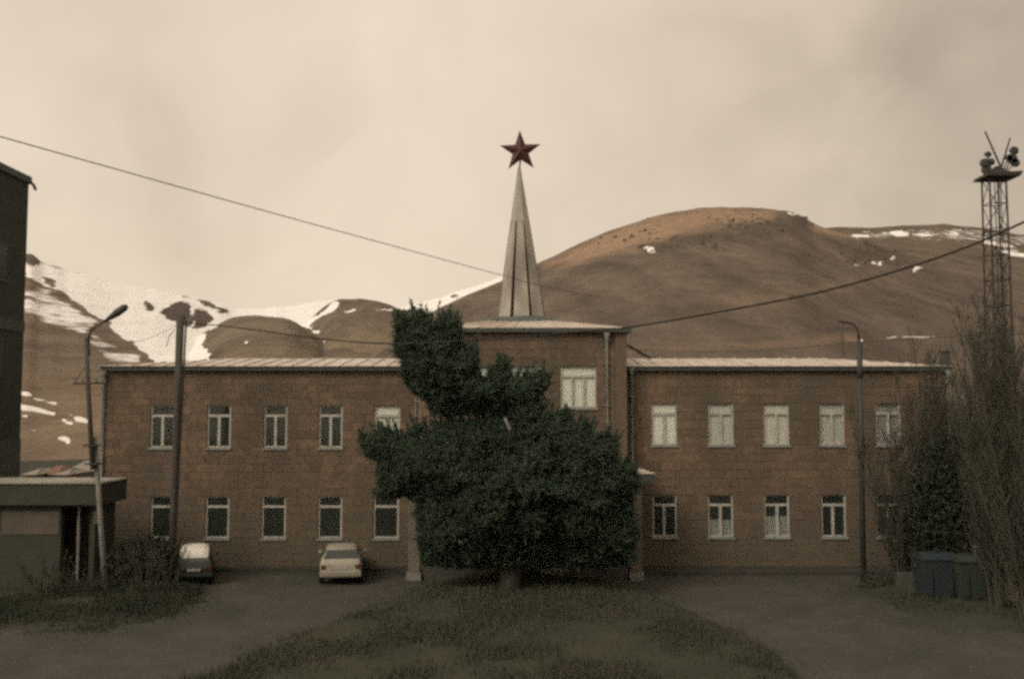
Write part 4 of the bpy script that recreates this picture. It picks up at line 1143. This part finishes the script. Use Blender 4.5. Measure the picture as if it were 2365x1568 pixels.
MB().hull8([(pw0, Ytw-0.9, zpl),(pw1-0.1, Ytw-0.9, zpl),(pw1-0.1, Ytw+0.9, zpl),(pw0, Ytw+0.9, zpl),(pw0+0.1, Ytw-0.9, zpl+0.2),(pw1+0.05, Ytw-0.9, zpl+0.3),(pw1+0.05, Ytw+0.9, zpl+0.3),(pw0+0.1, Ytw+0.9, zpl+0.2)]).build('platform', M['tower_steel'], tw_, bevel=0.03)
MB().hull8([(txc-0.6,Ytw-0.5,zpl+0.2),(txc+0.75,Ytw-0.5,zpl+0.25),(txc+0.75,Ytw+0.5,zpl+0.25),(txc-0.6,Ytw+0.5,zpl+0.2),(txc+0.1,Ytw-0.15,zpl+0.75),(txc+0.35,Ytw-0.15,zpl+0.75),(txc+0.35,Ytw+0.15,zpl+0.75),(txc+0.1,Ytw+0.15,zpl+0.75)]).build('winch_housing', M['tower_steel'], tw_)
for a, b in (((2312,388),(2275,304)), ((2313,385),(2333,319))):
    MB().tube([at(*a, Ytw), at(*b, Ytw)], [0.06, 0.045], 6).build('rod', M['tower_steel'], tw_)
def flood(u, y, r, tilt):
    c = at(u, y, Ytw - 0.3)
    mb = MB()
    prof = [(0.05, -0.35), (r * 0.6, -0.25), (r, 0.0), (r * 1.05, 0.12), (r * 0.95, 0.14)]
    mb.lathe(prof, 'y', 14)
    ca, sa = math.cos(tilt), math.sin(tilt)
    mb.v = [(c[0] + x, c[1] - (y_ * ca), c[2] + z - y_ * sa) for x, y_, z in mb.v]
    fl_ = mb.build('floodlight', M['lamp_grey'], tw_, smooth=True)
    MB().tube([(c[0], c[1], c[2]), (c[0] + (txc - c[0]) * 0.4, Ytw, zpl + 0.25)], 0.035, 5).build('bracket', M['tower_steel'], fl_)
for u, y, r in ((2281,357,0.17),(2274,378,0.30),(2288,374,0.2),(2276,394,0.26),(2341,348,0.24),(2336,367,0.30),(2343,376,0.26),(2329,365,0.2)): flood(u, y, r, 0.25)

# ------------------------------------------------------------------ the big pine
def needle_mesh(name, parent, centers, dirs, lens, mtl, needles=12, spread=0.55, width=0.022):
    n = len(centers)
    C = np.repeat(centers, needles, 0); D = np.repeat(dirs, needles, 0); L = np.repeat(lens, needles)
    t = rng.uniform(0.0, 0.75, n * needles)
    rv = rng.normal(size=(n * needles, 3)); rv -= D * (rv * D).sum(1, keepdims=True); rv /= np.linalg.norm(rv, axis=1, keepdims=True) + 1e-9
    nd = D * (1 - spread * 0.6) + rv * spread; nd /= np.linalg.norm(nd, axis=1, keepdims=True)
    nl = L * rng.uniform(0.35, 0.6, n * needles)
    b = C + D * (t * L)[:, None]
    w = np.cross(nd, rng.normal(size=nd.shape)); w /= np.linalg.norm(w, axis=1, keepdims=True) + 1e-9
    wd = (width * rng.uniform(0.7, 1.5, n * needles))[:, None]
    V = np.stack([b - w * wd, b + w * wd, b + nd * nl[:, None]], 1).reshape(-1, 3)
    return np_mesh(name, V, np.arange(len(V)).reshape(-1, 3), mtl, parent)

YTREE = 32.6
pine = thing('pine_tree', 'large dark green pine tree growing before the middle of the stone building', 'tree', (Xat(1178, 1340, YTREE), YTREE, 0))
tb = (Xat(1178, 1350, YTREE), YTREE, 0.0)
trunk_pts = [(tb[0], YTREE, 0.0), at(1180, 1220, YTREE), at(1170, 1100, YTREE), at(1150, 1000, YTREE), at(1120, 920, YTREE), at(1070, 860, YTREE), at(1010, 800, YTREE), at(975, 760, YTREE)]
trunk_pts = smooth_pts(trunk_pts, 4)
nT = len(trunk_pts)
MB().tube(trunk_pts, [0.34 * (1 - i / nT)**0.8 + 0.04 for i in range(nT)], 10).build('trunk', M['bark'], pine, smooth=True)
# lobes: (u, y, distance offset, half width u, half height y, half depth m, weight)
outline = [(926,728),(940,743),(956,733),(973,738),(985,731),(999,748),(1019,748),(1041,741),(1050,755),(1048,775),(1057,794),(1058,813),(1077,806),(1097,823),(1089,843),(1097,868),(1121,874),(1140,852),(1152,832),(1160,854),(1174,878),(1203,881),(1218,873),(1233,880),(1250,866),(1266,876),(1259,901),(1242,920),(1235,940),(1252,959),(1291,969),(1320,984),(1354,998),(1383,1013),(1412,1022),(1422,1052),(1432,1076),(1461,1090),(1466,1134),(1451,1149),(1451,1197),(1459,1236),(1453,1304),(1369,1314),(1270,1312),(1199,1324),(1077,1317),(984,1308),(977,1251),(970,1202),(975,1168),(946,1151),(907,1153),(875,1156),(883,1120),(897,1110),(878,1095),(897,1076),(868,1066),(849,1047),(834,1022),(858,1008),(883,1013),(912,1008),(946,1020),(960,988),(994,1003),(1014,993),(1048,979),(1087,983),(1121,988),(1155,974),(1162,961),(1126,959),(1092,957),(1058,967),(1024,964),(1004,959),(997,935),(975,925),(946,896),(936,867),(941,843),(917,828),(919,813),(926,789),(919,765),(924,745)]
pxm = F / YTREE
nC = 62000
cu = rng.uniform(830, 1472, nC); cy_ = rng.uniform(724, 1312, nC)
dd_ = (poly_soft(cu, cy_, outline, 500.0) - 0.5) * 1000.0         # distance inside the outline
kp = dd_ > 1.5
cu, cy_, dd_ = cu[kp], cy_[kp], dd_[kp]
nC = len(cu)
clump = fbm(cu / 44.0, cy_ / 34.0, 4, 61, 0.6)
thick = np.minimum(2.2, 0.30 + dd_ / pxm * 0.85) * np.clip(1.0 + 1.1 * clump, 0.45, 1.4)
sgn = np.where(rng.random(nC) < 0.66, -1.0, 1.0)
dep = sgn * thick * rng.uniform(0, 1, nC)**0.45
nz = fbm(cu / 16.0 + dep * 2, cy_ / 13.0, 3, 71)
gap = (nz > -0.10 - 0.10 * np.clip(dd_ / 25.0, 0, 1.5)) | (rng.random(nC) < 0.12)
cu, cy_, dd_, dep = cu[gap], cy_[gap], dd_[gap], dep[gap]
nC = len(cu)
Yc_ = YTREE + dep
vv = (CY - cy_) / F
dyv = math.cos(PITCH) - vv * math.sin(PITCH); dzv = math.sin(PITCH) + vv * math.cos(PITCH)
Cs = np.stack([YTREE * (cu - CX) / F / dyv, Yc_, CAM_H + YTREE * dzv / dyv], -1)
side = np.sign(cu - np.where(cy_ < 870, 1000, np.where(cy_ < 965, 1120, 1185)))
wE = np.exp(-dd_ / 18.0)
Ds = np.stack([side * (0.25 + 0.5 * wE), np.sign(dep) * np.clip(np.abs(dep) / 1.4, 0, 1) * 0.7, 0.55 + 0.35 * wE], -1) + rng.normal(size=(nC, 3)) * 0.34
Ds /= np.linalg.norm(Ds, axis=1, keepdims=True)
Ls = rng.uniform(0.20, 0.42, nC)
# upright leading shoots along the rim and over the clumps
rim = np.where(((dd_ < 9) | (rng.random(nC) < 0.02)) & (rng.random(nC) < 0.16))[0]
gd = np.stack([side[rim] * 0.28, rng.normal(size=len(rim)) * 0.2, np.full(len(rim), 0.9)], -1) + rng.normal(size=(len(rim), 3)) * 0.16
gd /= np.linalg.norm(gd, axis=1, keepdims=True)
sl = rng.uniform(0.06, 0.16, len(rim))
Cs = np.concatenate([Cs] + [Cs[rim] + gd * (sl * k)[:, None] for k in range(1, 4)])
Ds = np.concatenate([Ds] + [gd] * 3); Ls = np.concatenate([Ls] + [rng.uniform(0.22, 0.34, len(rim)) for _ in range(3)])
keep = Cs[:, 2] > 0.25
crown = needle_mesh('crown', pine, Cs[keep], Ds[keep], Ls[keep], M['needles'], needles=11, width=0.026)
lobes = [(985,850,0,62,95,1.0,1.0),(1000,800,-0.2,75,55,1.0,0.9),(1060,840,0.2,32,30,0.6,0.25),(1130,920,0,95,45,1.2,1.2),(1215,895,-0.3,45,32,0.8,0.6),(1030,1075,-0.2,110,65,1.5,1.9),(1330,1080,-0.2,100,65,1.5,1.8),(900,1040,0,42,26,0.8,0.6),(920,1110,0,30,35,0.9,0.6),
         (1260,1030,0,90,42,1.2,1.2),(1180,1150,-0.5,180,70,1.6,3.2),(1060,1220,-0.3,70,50,1.3,1.4),(1350,1200,-0.3,80,60,1.3,1.8)]
lim = MB()
for (u, y, dy, hu, hy, hd, wgt) in lobes:
    c = Vector(at(u, y, YTREE + dy))
    # join to the trunk a little lower
    best = min(trunk_pts, key=lambda p: (p - c).length + max(0, p.z - c.z + 0.3) * 3)
    mid = best.lerp(c, 0.55) + Vector((0, 0, -0.12))
    lim.tube(smooth_pts([best, mid, c + Vector((0, 0, hy / pxm * 0.4))], 4), [0.09 - 0.008 * k for k in range(9)], 6)
    for k in range(4):
        e = c + Vector((random.uniform(-1, 1) * hu / pxm, random.uniform(-1, 1) * hd, random.uniform(-0.6, 0.9) * hy / pxm)) * 0.85
        lim.tube([mid.lerp(c, 0.5), e], [0.035, 0.012], 4)
lim.build('limbs', M['bark'], pine)
# a broken pale limb shows between the crown's two halves
MB().tube([at(1166, 965, YTREE - 1.35), at(1178, 992, YTREE - 1.45)], [0.06, 0.05], 6).build('bare_branch', M['concrete'], pine)

# ------------------------------------------------------------------ bare trees and shrubs
def bare_tree(name, label, base, height, stems, spread, twigs, group=None, r0=0.05, seed=0, cat='tree', lean=0.0):
    rd = random.Random(seed)
    t = thing(name, label, cat, (base[0], base[1], 0), 0, group)
    tk, cwn = MB(), MB()
    for s in range(stems):
        a = rd.uniform(0, 6.28); h = height * rd.uniform(0.6, 1.0); s_ = spread * rd.uniform(0.2, 1.0)
        p0 = Vector((base[0] + math.cos(a) * s_ * 0.12, base[1] + math.sin(a) * s_ * 0.12, -0.05))
        pts = [p0]
        for k in range(1, 7):
            f = k / 6
            pts.append(Vector((base[0] + math.cos(a) * s_ * f**0.8 + rd.uniform(-.06, .06) + lean * f * f, base[1] + math.sin(a) * s_ * f**0.8 + rd.uniform(-.06, .06), h * f)))
        rr = r0 * rd.uniform(0.6, 1.0)
        tk.tube(pts, [rr * (1 - 0.85 * k / 6) for k in range(7)], 5)
        for w in range(twigs):
            f = rd.uniform(0.12, 0.97); i = min(5, int(f * 6)); q = pts[i].lerp(pts[i+1], f * 6 - i)
            b = rd.uniform(0, 6.28); L = height * rd.uniform(0.05, 0.16) * (1.15 - f * 0.6)
            d = Vector((math.cos(b) * 0.55, math.sin(b) * 0.55, rd.uniform(0.6, 1.1)))
            e1 = q + d * L * 0.5; e2 = e1 + Vector((d.x * 0.6, d.y * 0.6, d.z * 1.2)) * L * 0.5
            cwn.tube([q, e1, e2], [0.012, 0.009, 0.004], 3, cap=False)
            for _ in range(3):
                g = q.lerp(e2, rd.uniform(0.3, 0.9)); bb = rd.uniform(0, 6.28)
                e3 = g + Vector((math.cos(bb) * 0.4, math.sin(bb) * 0.4, rd.uniform(0.4, 1.0))) * L * 0.45
                cwn.tube([g, e3], [0.007, 0.003], 3, cap=False)
    tk.build('trunk', M['twig'], t); cwn.build('crown', M['twig'], t)
    return t
GB = 'bare trees at the right'
bare_tree('bare_tree', 'tall bare many stemmed tree under the lattice tower', (Xat(2300,1300,30), 30.0), 9.8, 26, 1.7, 62, GB, 0.06, 3)
bare_tree('bare_tree', 'bare twiggy tree at the right edge of the photo beyond the bins', (Xat(2385,1300,27), 27.0), 9.2, 28, 2.0, 62, GB, 0.06, 4)
bare_tree('bare_tree', 'slender bare tree at the right end of the stone building', (Xat(2190,1300,34), 34.0), 8.6, 22, 1.6, 52, GB, 0.045, 5)
bare_tree('bare_tree', 'low bare tree with spreading twigs left of the bins before the last windows', (Xat(2085,1320,34.5), 34.5), 6.4, 22, 1.9, 50, GB, 0.04, 6)
bare_tree('bare_tree', 'dense bare tree directly behind the blue waste container', (Xat(2235,1300,36), 35.6), 7.4, 24, 1.9, 56, GB, 0.045, 15)
bare_tree('bare_bush', 'bare twiggy bush on the verge right of the leaning lamp', (Xat(325,1380,31), 31.5), 2.1, 14, 1.3, 14, 'bare bushes on the left verge', 0.02, 8, 'bush')
bare_tree('bare_bush', 'bare bush beside the dark parked car', (Xat(385,1360,33), 33.4), 1.7, 12, 1.0, 12, 'bare bushes on the left verge', 0.02, 9, 'bush')
bare_tree('bare_bush', 'bare bush growing against the shed at the left edge', (Xat(90,1380,31), 31.6), 1.9, 14, 1.3, 14, 'bare bushes on the left verge', 0.02, 10, 'bush')
bare_tree('bare_bush', 'small brown bush on the right verge at the road edge', (Xat(2035,1360,33), 33.5), 1.0, 16, 0.7, 10, None, 0.015, 12, 'bush')

def leafy_bush(name, label, base, rx, ry, h, n, seed, group=None):
    t = thing(name, label, 'bush', (base[0], base[1], 0), 0, group)
    rd = random.Random(seed)
    st_ = MB()
    for k in range(9):
        a = rd.uniform(0, 6.28)
        st_.tube([(base[0], base[1], -0.05), (base[0] + math.cos(a) * rx * 0.4, base[1] + math.sin(a) * ry * 0.4, h * 0.45), (base[0] + math.cos(a) * rx * 0.75, base[1] + math.sin(a) * ry * 0.75, h * 0.8)], [0.03, 0.02, 0.008], 5)
    st_.build('stems', M['twig'], t)
    d = rng.normal(size=(n, 3)); d /= np.linalg.norm(d, axis=1, keepdims=True)
    r = rng.uniform(0.2, 1.0, n)**0.45
    lump = 0.7 + 0.6 * (fbm(d[:, 0] * 2.5 + seed, d[:, 2] * 2.5 + d[:, 1] * 2, 4, seed) + 0.5)
    c = np.array([base[0], base[1], h * 0.52]) + d * np.array([rx, ry, h * 0.5]) * (r * lump)[:, None]
    dn = d * 0.5 + np.array([0, 0, 0.8]) + rng.normal(size=(n, 3)) * 0.5; dn /= np.linalg.norm(dn, axis=1, keepdims=True)
    ok = c[:, 2] > 0.05
    needle_mesh('crown', t, c[ok], dn[ok], rng.uniform(0.14, 0.34, n)[ok], M['shrub_leaf'], needles=7, spread=0.8, width=0.022)
leafy_bush('evergreen_bush', 'broad dark evergreen bush between the last windows and the bins', (Xat(2140,1260,34.6), 34.8), 1.25, 0.9, 2.9, 2600, 3)
leafy_bush('evergreen_bush', 'tall dark evergreen bush behind the bins at the right edge', (Xat(2330,1260,31), 33.0), 2.4, 1.2, 5.6, 6500, 5)
bare_tree('bare_bush', 'low tangle of bare brush in front of the shed door', (Xat(165,1360,31.5), 32.2), 1.2, 26, 1.5, 16, 'bare bushes on the left verge', 0.018, 31, 'bush')
leafy_bush('evergreen_bush', 'dark bush between the leaning lamp and the wooden pole', (Xat(300,1330,33), 34.2), 1.2, 0.8, 1.5, 1500, 9)

# ------------------------------------------------------------------ cars
def make_car(name, label, loc, rz, paint, kind):
    car = thing(name, label, 'car', loc, rz)
    # stations along the car, rear first: y, sill height, belt height, top height, half width, half width of roof
    if kind == 'estate':
        S = [(-2.12,0.34,0.80,0.82,0.70,0.62),(-2.06,0.30,0.92,0.95,0.80,0.66),(-1.95,0.28,0.96,1.00,0.84,0.66),(-1.62,0.26,0.97,1.385,0.855,0.57),(-1.2,0.25,0.96,1.44,0.86,0.585),(-0.4,0.24,0.95,1.46,0.865,0.60),(0.35,0.24,0.94,1.40,0.865,0.59),(1.0,0.24,0.93,1.00,0.86,0.66),(1.7,0.26,0.86,0.90,0.84,0.62),(2.05,0.30,0.74,0.78,0.80,0.60),(2.16,0.36,0.62,0.66,0.68,0.52)]
    else:
        S = [(-1.98,0.34,0.74,0.76,0.68,0.60),(-1.92,0.30,0.86,0.89,0.77,0.64),(-1.80,0.28,0.91,0.95,0.80,0.64),(-1.42,0.26,0.92,1.36,0.815,0.56),(-1.0,0.25,0.92,1.45,0.82,0.575),(-0.3,0.24,0.91,1.47,0.825,0.59),(0.4,0.24,0.90,1.40,0.825,0.58),(0.95,0.24,0.89,0.97,0.82,0.63),(1.55,0.26,0.84,0.88,0.80,0.60),(1.88,0.30,0.72,0.76,0.76,0.58),(1.98,0.36,0.60,0.64,0.66,0.50)]
    mb = MB(); NS = len(S); K = 14
    def ringpts(s):
        y, zb, zl, zt, w, wr = s
        half = [(w*0.80, zb), (w*0.97, zb+0.10), (w, (zb+zl)/2), (w*0.965, zl), (wr + (w*0.965-wr)*0.14, zl+(zt-zl)*0.86), (wr*0.86, zt-0.012), (wr*0.3, zt)]
        return [(x, y, z) for x, z in half] + [(-x, y, z) for x, z in reversed(half)]
    for s in S: mb.v += ringpts(s)
    for i in range(NS - 1):
        for k in range(K):
            k2 = (k + 1) % K
            mb.f.append((i*K+k, i*K+k2, (i+1)*K+k2, (i+1)*K+k))
    mb.f.append(tuple(range(K))[::-1]); mb.f.append(tuple((NS-1)*K + k for k in range(K)))
    body = mb.build('body', paint, car, local=True, smooth=True, sub=2)
    body.modifiers.new('edge', 'EDGE_SPLIT').split_angle = math.radians(50)
    def rp(i, k): return Vector(ringpts(S[i])[k])
    def panel(nm, a, b, c, d, mtl, out, ins=0.08, th=0.014, parent=car):
        a, b, c, d = [Vector(x) for x in (a, b, c, d)]
        cen = (a + b + c + d) / 4; o = Vector(out)
        q = [x.lerp(cen, ins) + o * 0.012 for x in (a, b, c, d)]
        q2 = [x + o * th for x in q]
        m_ = MB(); m_.hull8(q + q2)
        return m_.build(nm, mtl, parent, local=True, bevel=0.006)
    # windows
    r0_, r1_ = S[2], S[3]
    rw0, rw1 = r0_[4] * 0.86, r1_[5] * 1.02
    panel('rear_window', (-rw0, r0_[0] + 0.02, r0_[2] + 0.05), (rw0, r0_[0] + 0.02, r0_[2] + 0.05), (rw1, r1_[0], r1_[3] - 0.05), (-rw1, r1_[0], r1_[3] - 0.05), M['car_glass'], (0, -0.8, 0.55), 0.05, 0.02)
    f0, f1_ = S[6], S[7]
    panel('windscreen', (f1_[4]*0.84, f1_[0] - 0.03, f1_[2] + 0.08), (-f1_[4]*0.84, f1_[0] - 0.03, f1_[2] + 0.08), (-f0[5]*1.0, f0[0] + 0.03, f0[3] - 0.03), (f0[5]*1.0, f0[0] + 0.03, f0[3] - 0.03), M['car_glass'], (0, 0.6, 0.8), 0.05, 0.03)
    for sx in (1, -1):
        for i, j in ((3, 4), (4, 5), (5, 6)):
            a, b, c, d = rp(i, 3), rp(j, 3), rp(j, 4), rp(i, 4)
            q = [Vector((sx * abs(p.x), p.y, p.z)) for p in (a, b, c, d)]
            if sx < 0: q = [q[1], q[0], q[3], q[2]]
            panel('side_window', *q, M['car_glass'], (sx * 0.95, 0, 0.3), 0.12, 0.02)
    # lights, plate, bumpers
    yr = S[1][0]
    for sx in (1, -1):
        w = S[1][4]
        MB().box(min(sx*(w-0.30), sx*(w-0.03)), max(sx*(w-0.30), sx*(w-0.03)), yr - 0.045, yr + 0.10, 0.62, 0.82).build('tail_light', M['tail_red'], car, local=True, bevel=0.03)
        wf_ = S[-2][4]
        MB().box(min(sx*(wf_-0.30), sx*(wf_-0.02)), max(sx*(wf_-0.30), sx*(wf_-0.02)), S[-2][0] - 0.02, S[-2][0] + 0.06, 0.56, 0.68).build('headlight', M['plate'], car, local=True, bevel=0.02)
    MB().box(-0.27, 0.27, yr - 0.075, yr - 0.05, 0.64, 0.76).build('number_plate', M['plate'], car, local=True)
    wb_ = S[1][4]
    bmt = M['bumper'] if kind == 'estate' else M['car_dark']
    MB().box(-wb_*1.03, wb_*1.03, yr - 0.14, yr + 0.20, 0.34, 0.56).build('rear_bumper', bmt, car, local=True, bevel=0.06)
    MB().box(-wb_*1.02, wb_*1.02, S[-2][0] - 0.1, S[-2][0] + 0.16, 0.30, 0.50).build('front_bumper', bmt, car, local=True, bevel=0.06)
    for sx in (1, -1):
        m_ = MB(); m_.box(min(sx*0.88, sx*1.0), max(sx*0.88, sx*1.0), 0.72, 0.80, 0.93, 1.05)
        m_.build('mirror', paint, car, local=True, bevel=0.02)
    # wheels
    for sx in (1, -1):
        for yw in (S[1][0] + 0.72, S[-2][0] - 0.72):
            xw = sx * (S[4][4] - 0.09)
            wh = MB().lathe([(0.19, -0.09), (0.28, -0.095), (0.31, -0.06), (0.315, 0.0), (0.31, 0.06), (0.28, 0.095), (0.19, 0.09)], 'x', 24, (xw, yw, 0.315)).build('wheel', M['tyre'], car, local=True, smooth=True)
            MB().lathe([(0.19, -0.098), (0.17, -0.085), (0.06, -0.09), (0.05, -0.098)] if sx < 0 else [(0.19, 0.098), (0.17, 0.085), (0.06, 0.09), (0.05, 0.098)], 'x', 20, (xw, yw, 0.315)).build('rim', M['rim'], wh, local=True)
    MB().tube([(0.5, yr - 0.12, 0.3), (0.5, yr + 0.2, 0.3)], 0.025, 8).build('exhaust', M['tyre'], car, local=True)
    return car, S
cc = G(797, 1336)
ecar, Se = make_car('estate_car', 'cream estate car parked nose in under the left wing windows', (Xat(789, 1330, 36.0), 34.3 + 1.78, 0.0), math.radians(8), M['car_cream'], 'estate')
ecar.scale = (0.86, 0.80, 0.87)
dc = G(455, 1343)
dcar, Sd = make_car('small_car', 'dark small car with a snow white roof parked beside the wooden pole', (Xat(450, 1330, 35.8), 34.2 + 1.6, 0.0), math.radians(16), M['car_dark'], 'small')
dcar.scale = (0.80, 0.78, 0.79)
# snow lying on its roof, down over the top of the back window
sm_ = MB()
prof = [(-1.62, 0.60, 1.16, 0.03), (-1.5, 0.615, 1.26, 0.10), (-1.3, 0.63, 1.40, 0.13), (-0.9, 0.62, 1.46, 0.14), (-0.3, 0.62, 1.48, 0.14), (0.3, 0.6, 1.42, 0.12), (0.5, 0.58, 1.36, 0.03)]
for y, w, z, h in prof:
    for x, k in ((-1, 0), (-0.9, 0.75), (-0.5, 1.0), (0, 1.06), (0.5, 1.0), (0.9, 0.75), (1, 0)):
        sm_.v.append((x * w, y, z - 0.05 + (h + 0.05) * k + random.uniform(-0.01, 0.01)))
for i in range(len(prof) - 1):
    for k in range(6):
        sm_.f.append((i*7+k, i*7+k+1, (i+1)*7+k+1, (i+1)*7+k))
    sm_.f.append((i*7, (i+1)*7, (i+1)*7+6, i*7+6))
sm_.f.append((0,6,5,4,3,2,1)); sm_.f.append(tuple((len(prof)-1)*7 + k for k in range(7)))
sm_.build('snow_cap', M['snow'], dcar, local=True, smooth=True)

# ------------------------------------------------------------------ bins, wall, block
def make_bin(label, base, w, d, h, paint, group):
    b = thing('waste_container', label, 'bin', (base[0], base[1], 0), 0, group)
    x, y = base
    z0 = 0.16
    bd = MB().hull8([(x-w*0.42,y-d*0.40,z0),(x+w*0.42,y-d*0.40,z0),(x+w*0.42,y+d*0.40,z0),(x-w*0.42,y+d*0.40,z0),(x-w/2,y-d/2,h*0.86),(x+w/2,y-d/2,h*0.86),(x+w/2,y+d/2,h*0.86),(x-w/2,y+d/2,h*0.86)]).build('body', paint, b, bevel=0.02)
    MB().box(x-w/2-0.035,x+w/2+0.035,y-d/2-0.035,y+d/2+0.035,h*0.86+0.002,h*0.90).build('rim', paint, b, bevel=0.012)
    l = MB()
    n = 8
    for k in range(n):
        a0, a1 = math.pi * k / n, math.pi * (k + 1) / n
        ya, yb = y - math.cos(a0) * d/2, y - math.cos(a1) * d/2
        za, zb_ = h*0.902 + math.sin(a0) * h*0.10, h*0.902 + math.sin(a1) * h*0.10
        l.quad((x-w/2,ya,za),(x+w/2,ya,za),(x+w/2,yb,zb_),(x-w/2,yb,zb_))
    l.quad(*[(x-w/2, y - math.cos(math.pi*k/n)*d/2, h*0.902 + math.sin(math.pi*k/n)*h*0.10) for k in range(n, -1, -1)])
    l.quad(*[(x+w/2, y - math.cos(math.pi*k/n)*d/2, h*0.902 + math.sin(math.pi*k/n)*h*0.10) for k in range(n + 1)])
    l.build('lid', paint, b)
    for sx in (-1, 1):
        MB().box(x+sx*w*0.28-0.025, x+sx*w*0.28+0.025, y-d*0.5-0.03, y-d*0.40, 0.25, h*0.84).build('rib', paint, b)
        MB().tube([(x+sx*(w/2+0.02),y,h*0.72),(x+sx*(w/2+0.11),y,h*0.72)], 0.03, 8).build('trunnion', M['lamp_grey'], b)
        for sy in (-1, 1):
            MB().lathe([(0.03,-0.03),(0.08,-0.03),(0.08,0.03),(0.03,0.03)], 'x', 12, (x+sx*w*0.36, y+sy*d*0.32, 0.08)).build('wheel', M['tyre'], b)
GBN = 'waste containers'
bb = G(2175, 1392); make_bin('blue waste container, left of the pair', (bb[0], bb[1] + 0.45), 1.12, 0.95, 1.5, M['bin_blue'], GBN)
gb = G(2262, 1396); make_bin('dark green waste container between the blue one and the grey block', (gb[0], gb[1] + 0.45), 1.25, 0.95, 1.48, M['bin_green'], GBN)
bx = at(2292, 1272, gb[1] + 0.45)
box_ = thing('cardboard_box', 'pale open box lying on top of the green waste container', 'box', (gb[0] + 0.40, gb[1] + 0.45, 1.45))
x, y = gb[0] + 0.40, gb[1] + 0.42
MB().box(x-0.24,x+0.24,y-0.2,y+0.2,1.462,1.66).build('carton', M['shaded_card'], box_)
MB().hull8([(x-0.28,y-0.25,1.663),(x+0.28,y-0.25,1.70),(x+0.26,y+0.22,1.72),(x-0.26,y+0.22,1.68),(x-0.28,y-0.25,1.70),(x+0.28,y-0.25,1.74),(x+0.26,y+0.22,1.76),(x-0.26,y+0.22,1.72)]).build('flap', M['box_card'], box_)
kx = G(2345, 1408)
blk = MB().box(kx[0]-0.48, kx[0]+0.9, kx[1], kx[1]+0.7, -0.02, 1.0).build('concrete_block', M['concrete'], bevel=0.04)
tag(blk, 'pale concrete block standing right of the green waste container', 'concrete block')
wl0, wl1 = Xat(2074, 1370, 32.3), Xat(2140, 1370, 32.3)
wl = MB().box(wl0, wl1 + 0.2, 32.3, 32.5, -0.02, 0.78).build('concrete_wall', M['dark_concrete'], bevel=0.02)
tag(wl, 'short low concrete wall beside the blue waste container', 'wall')
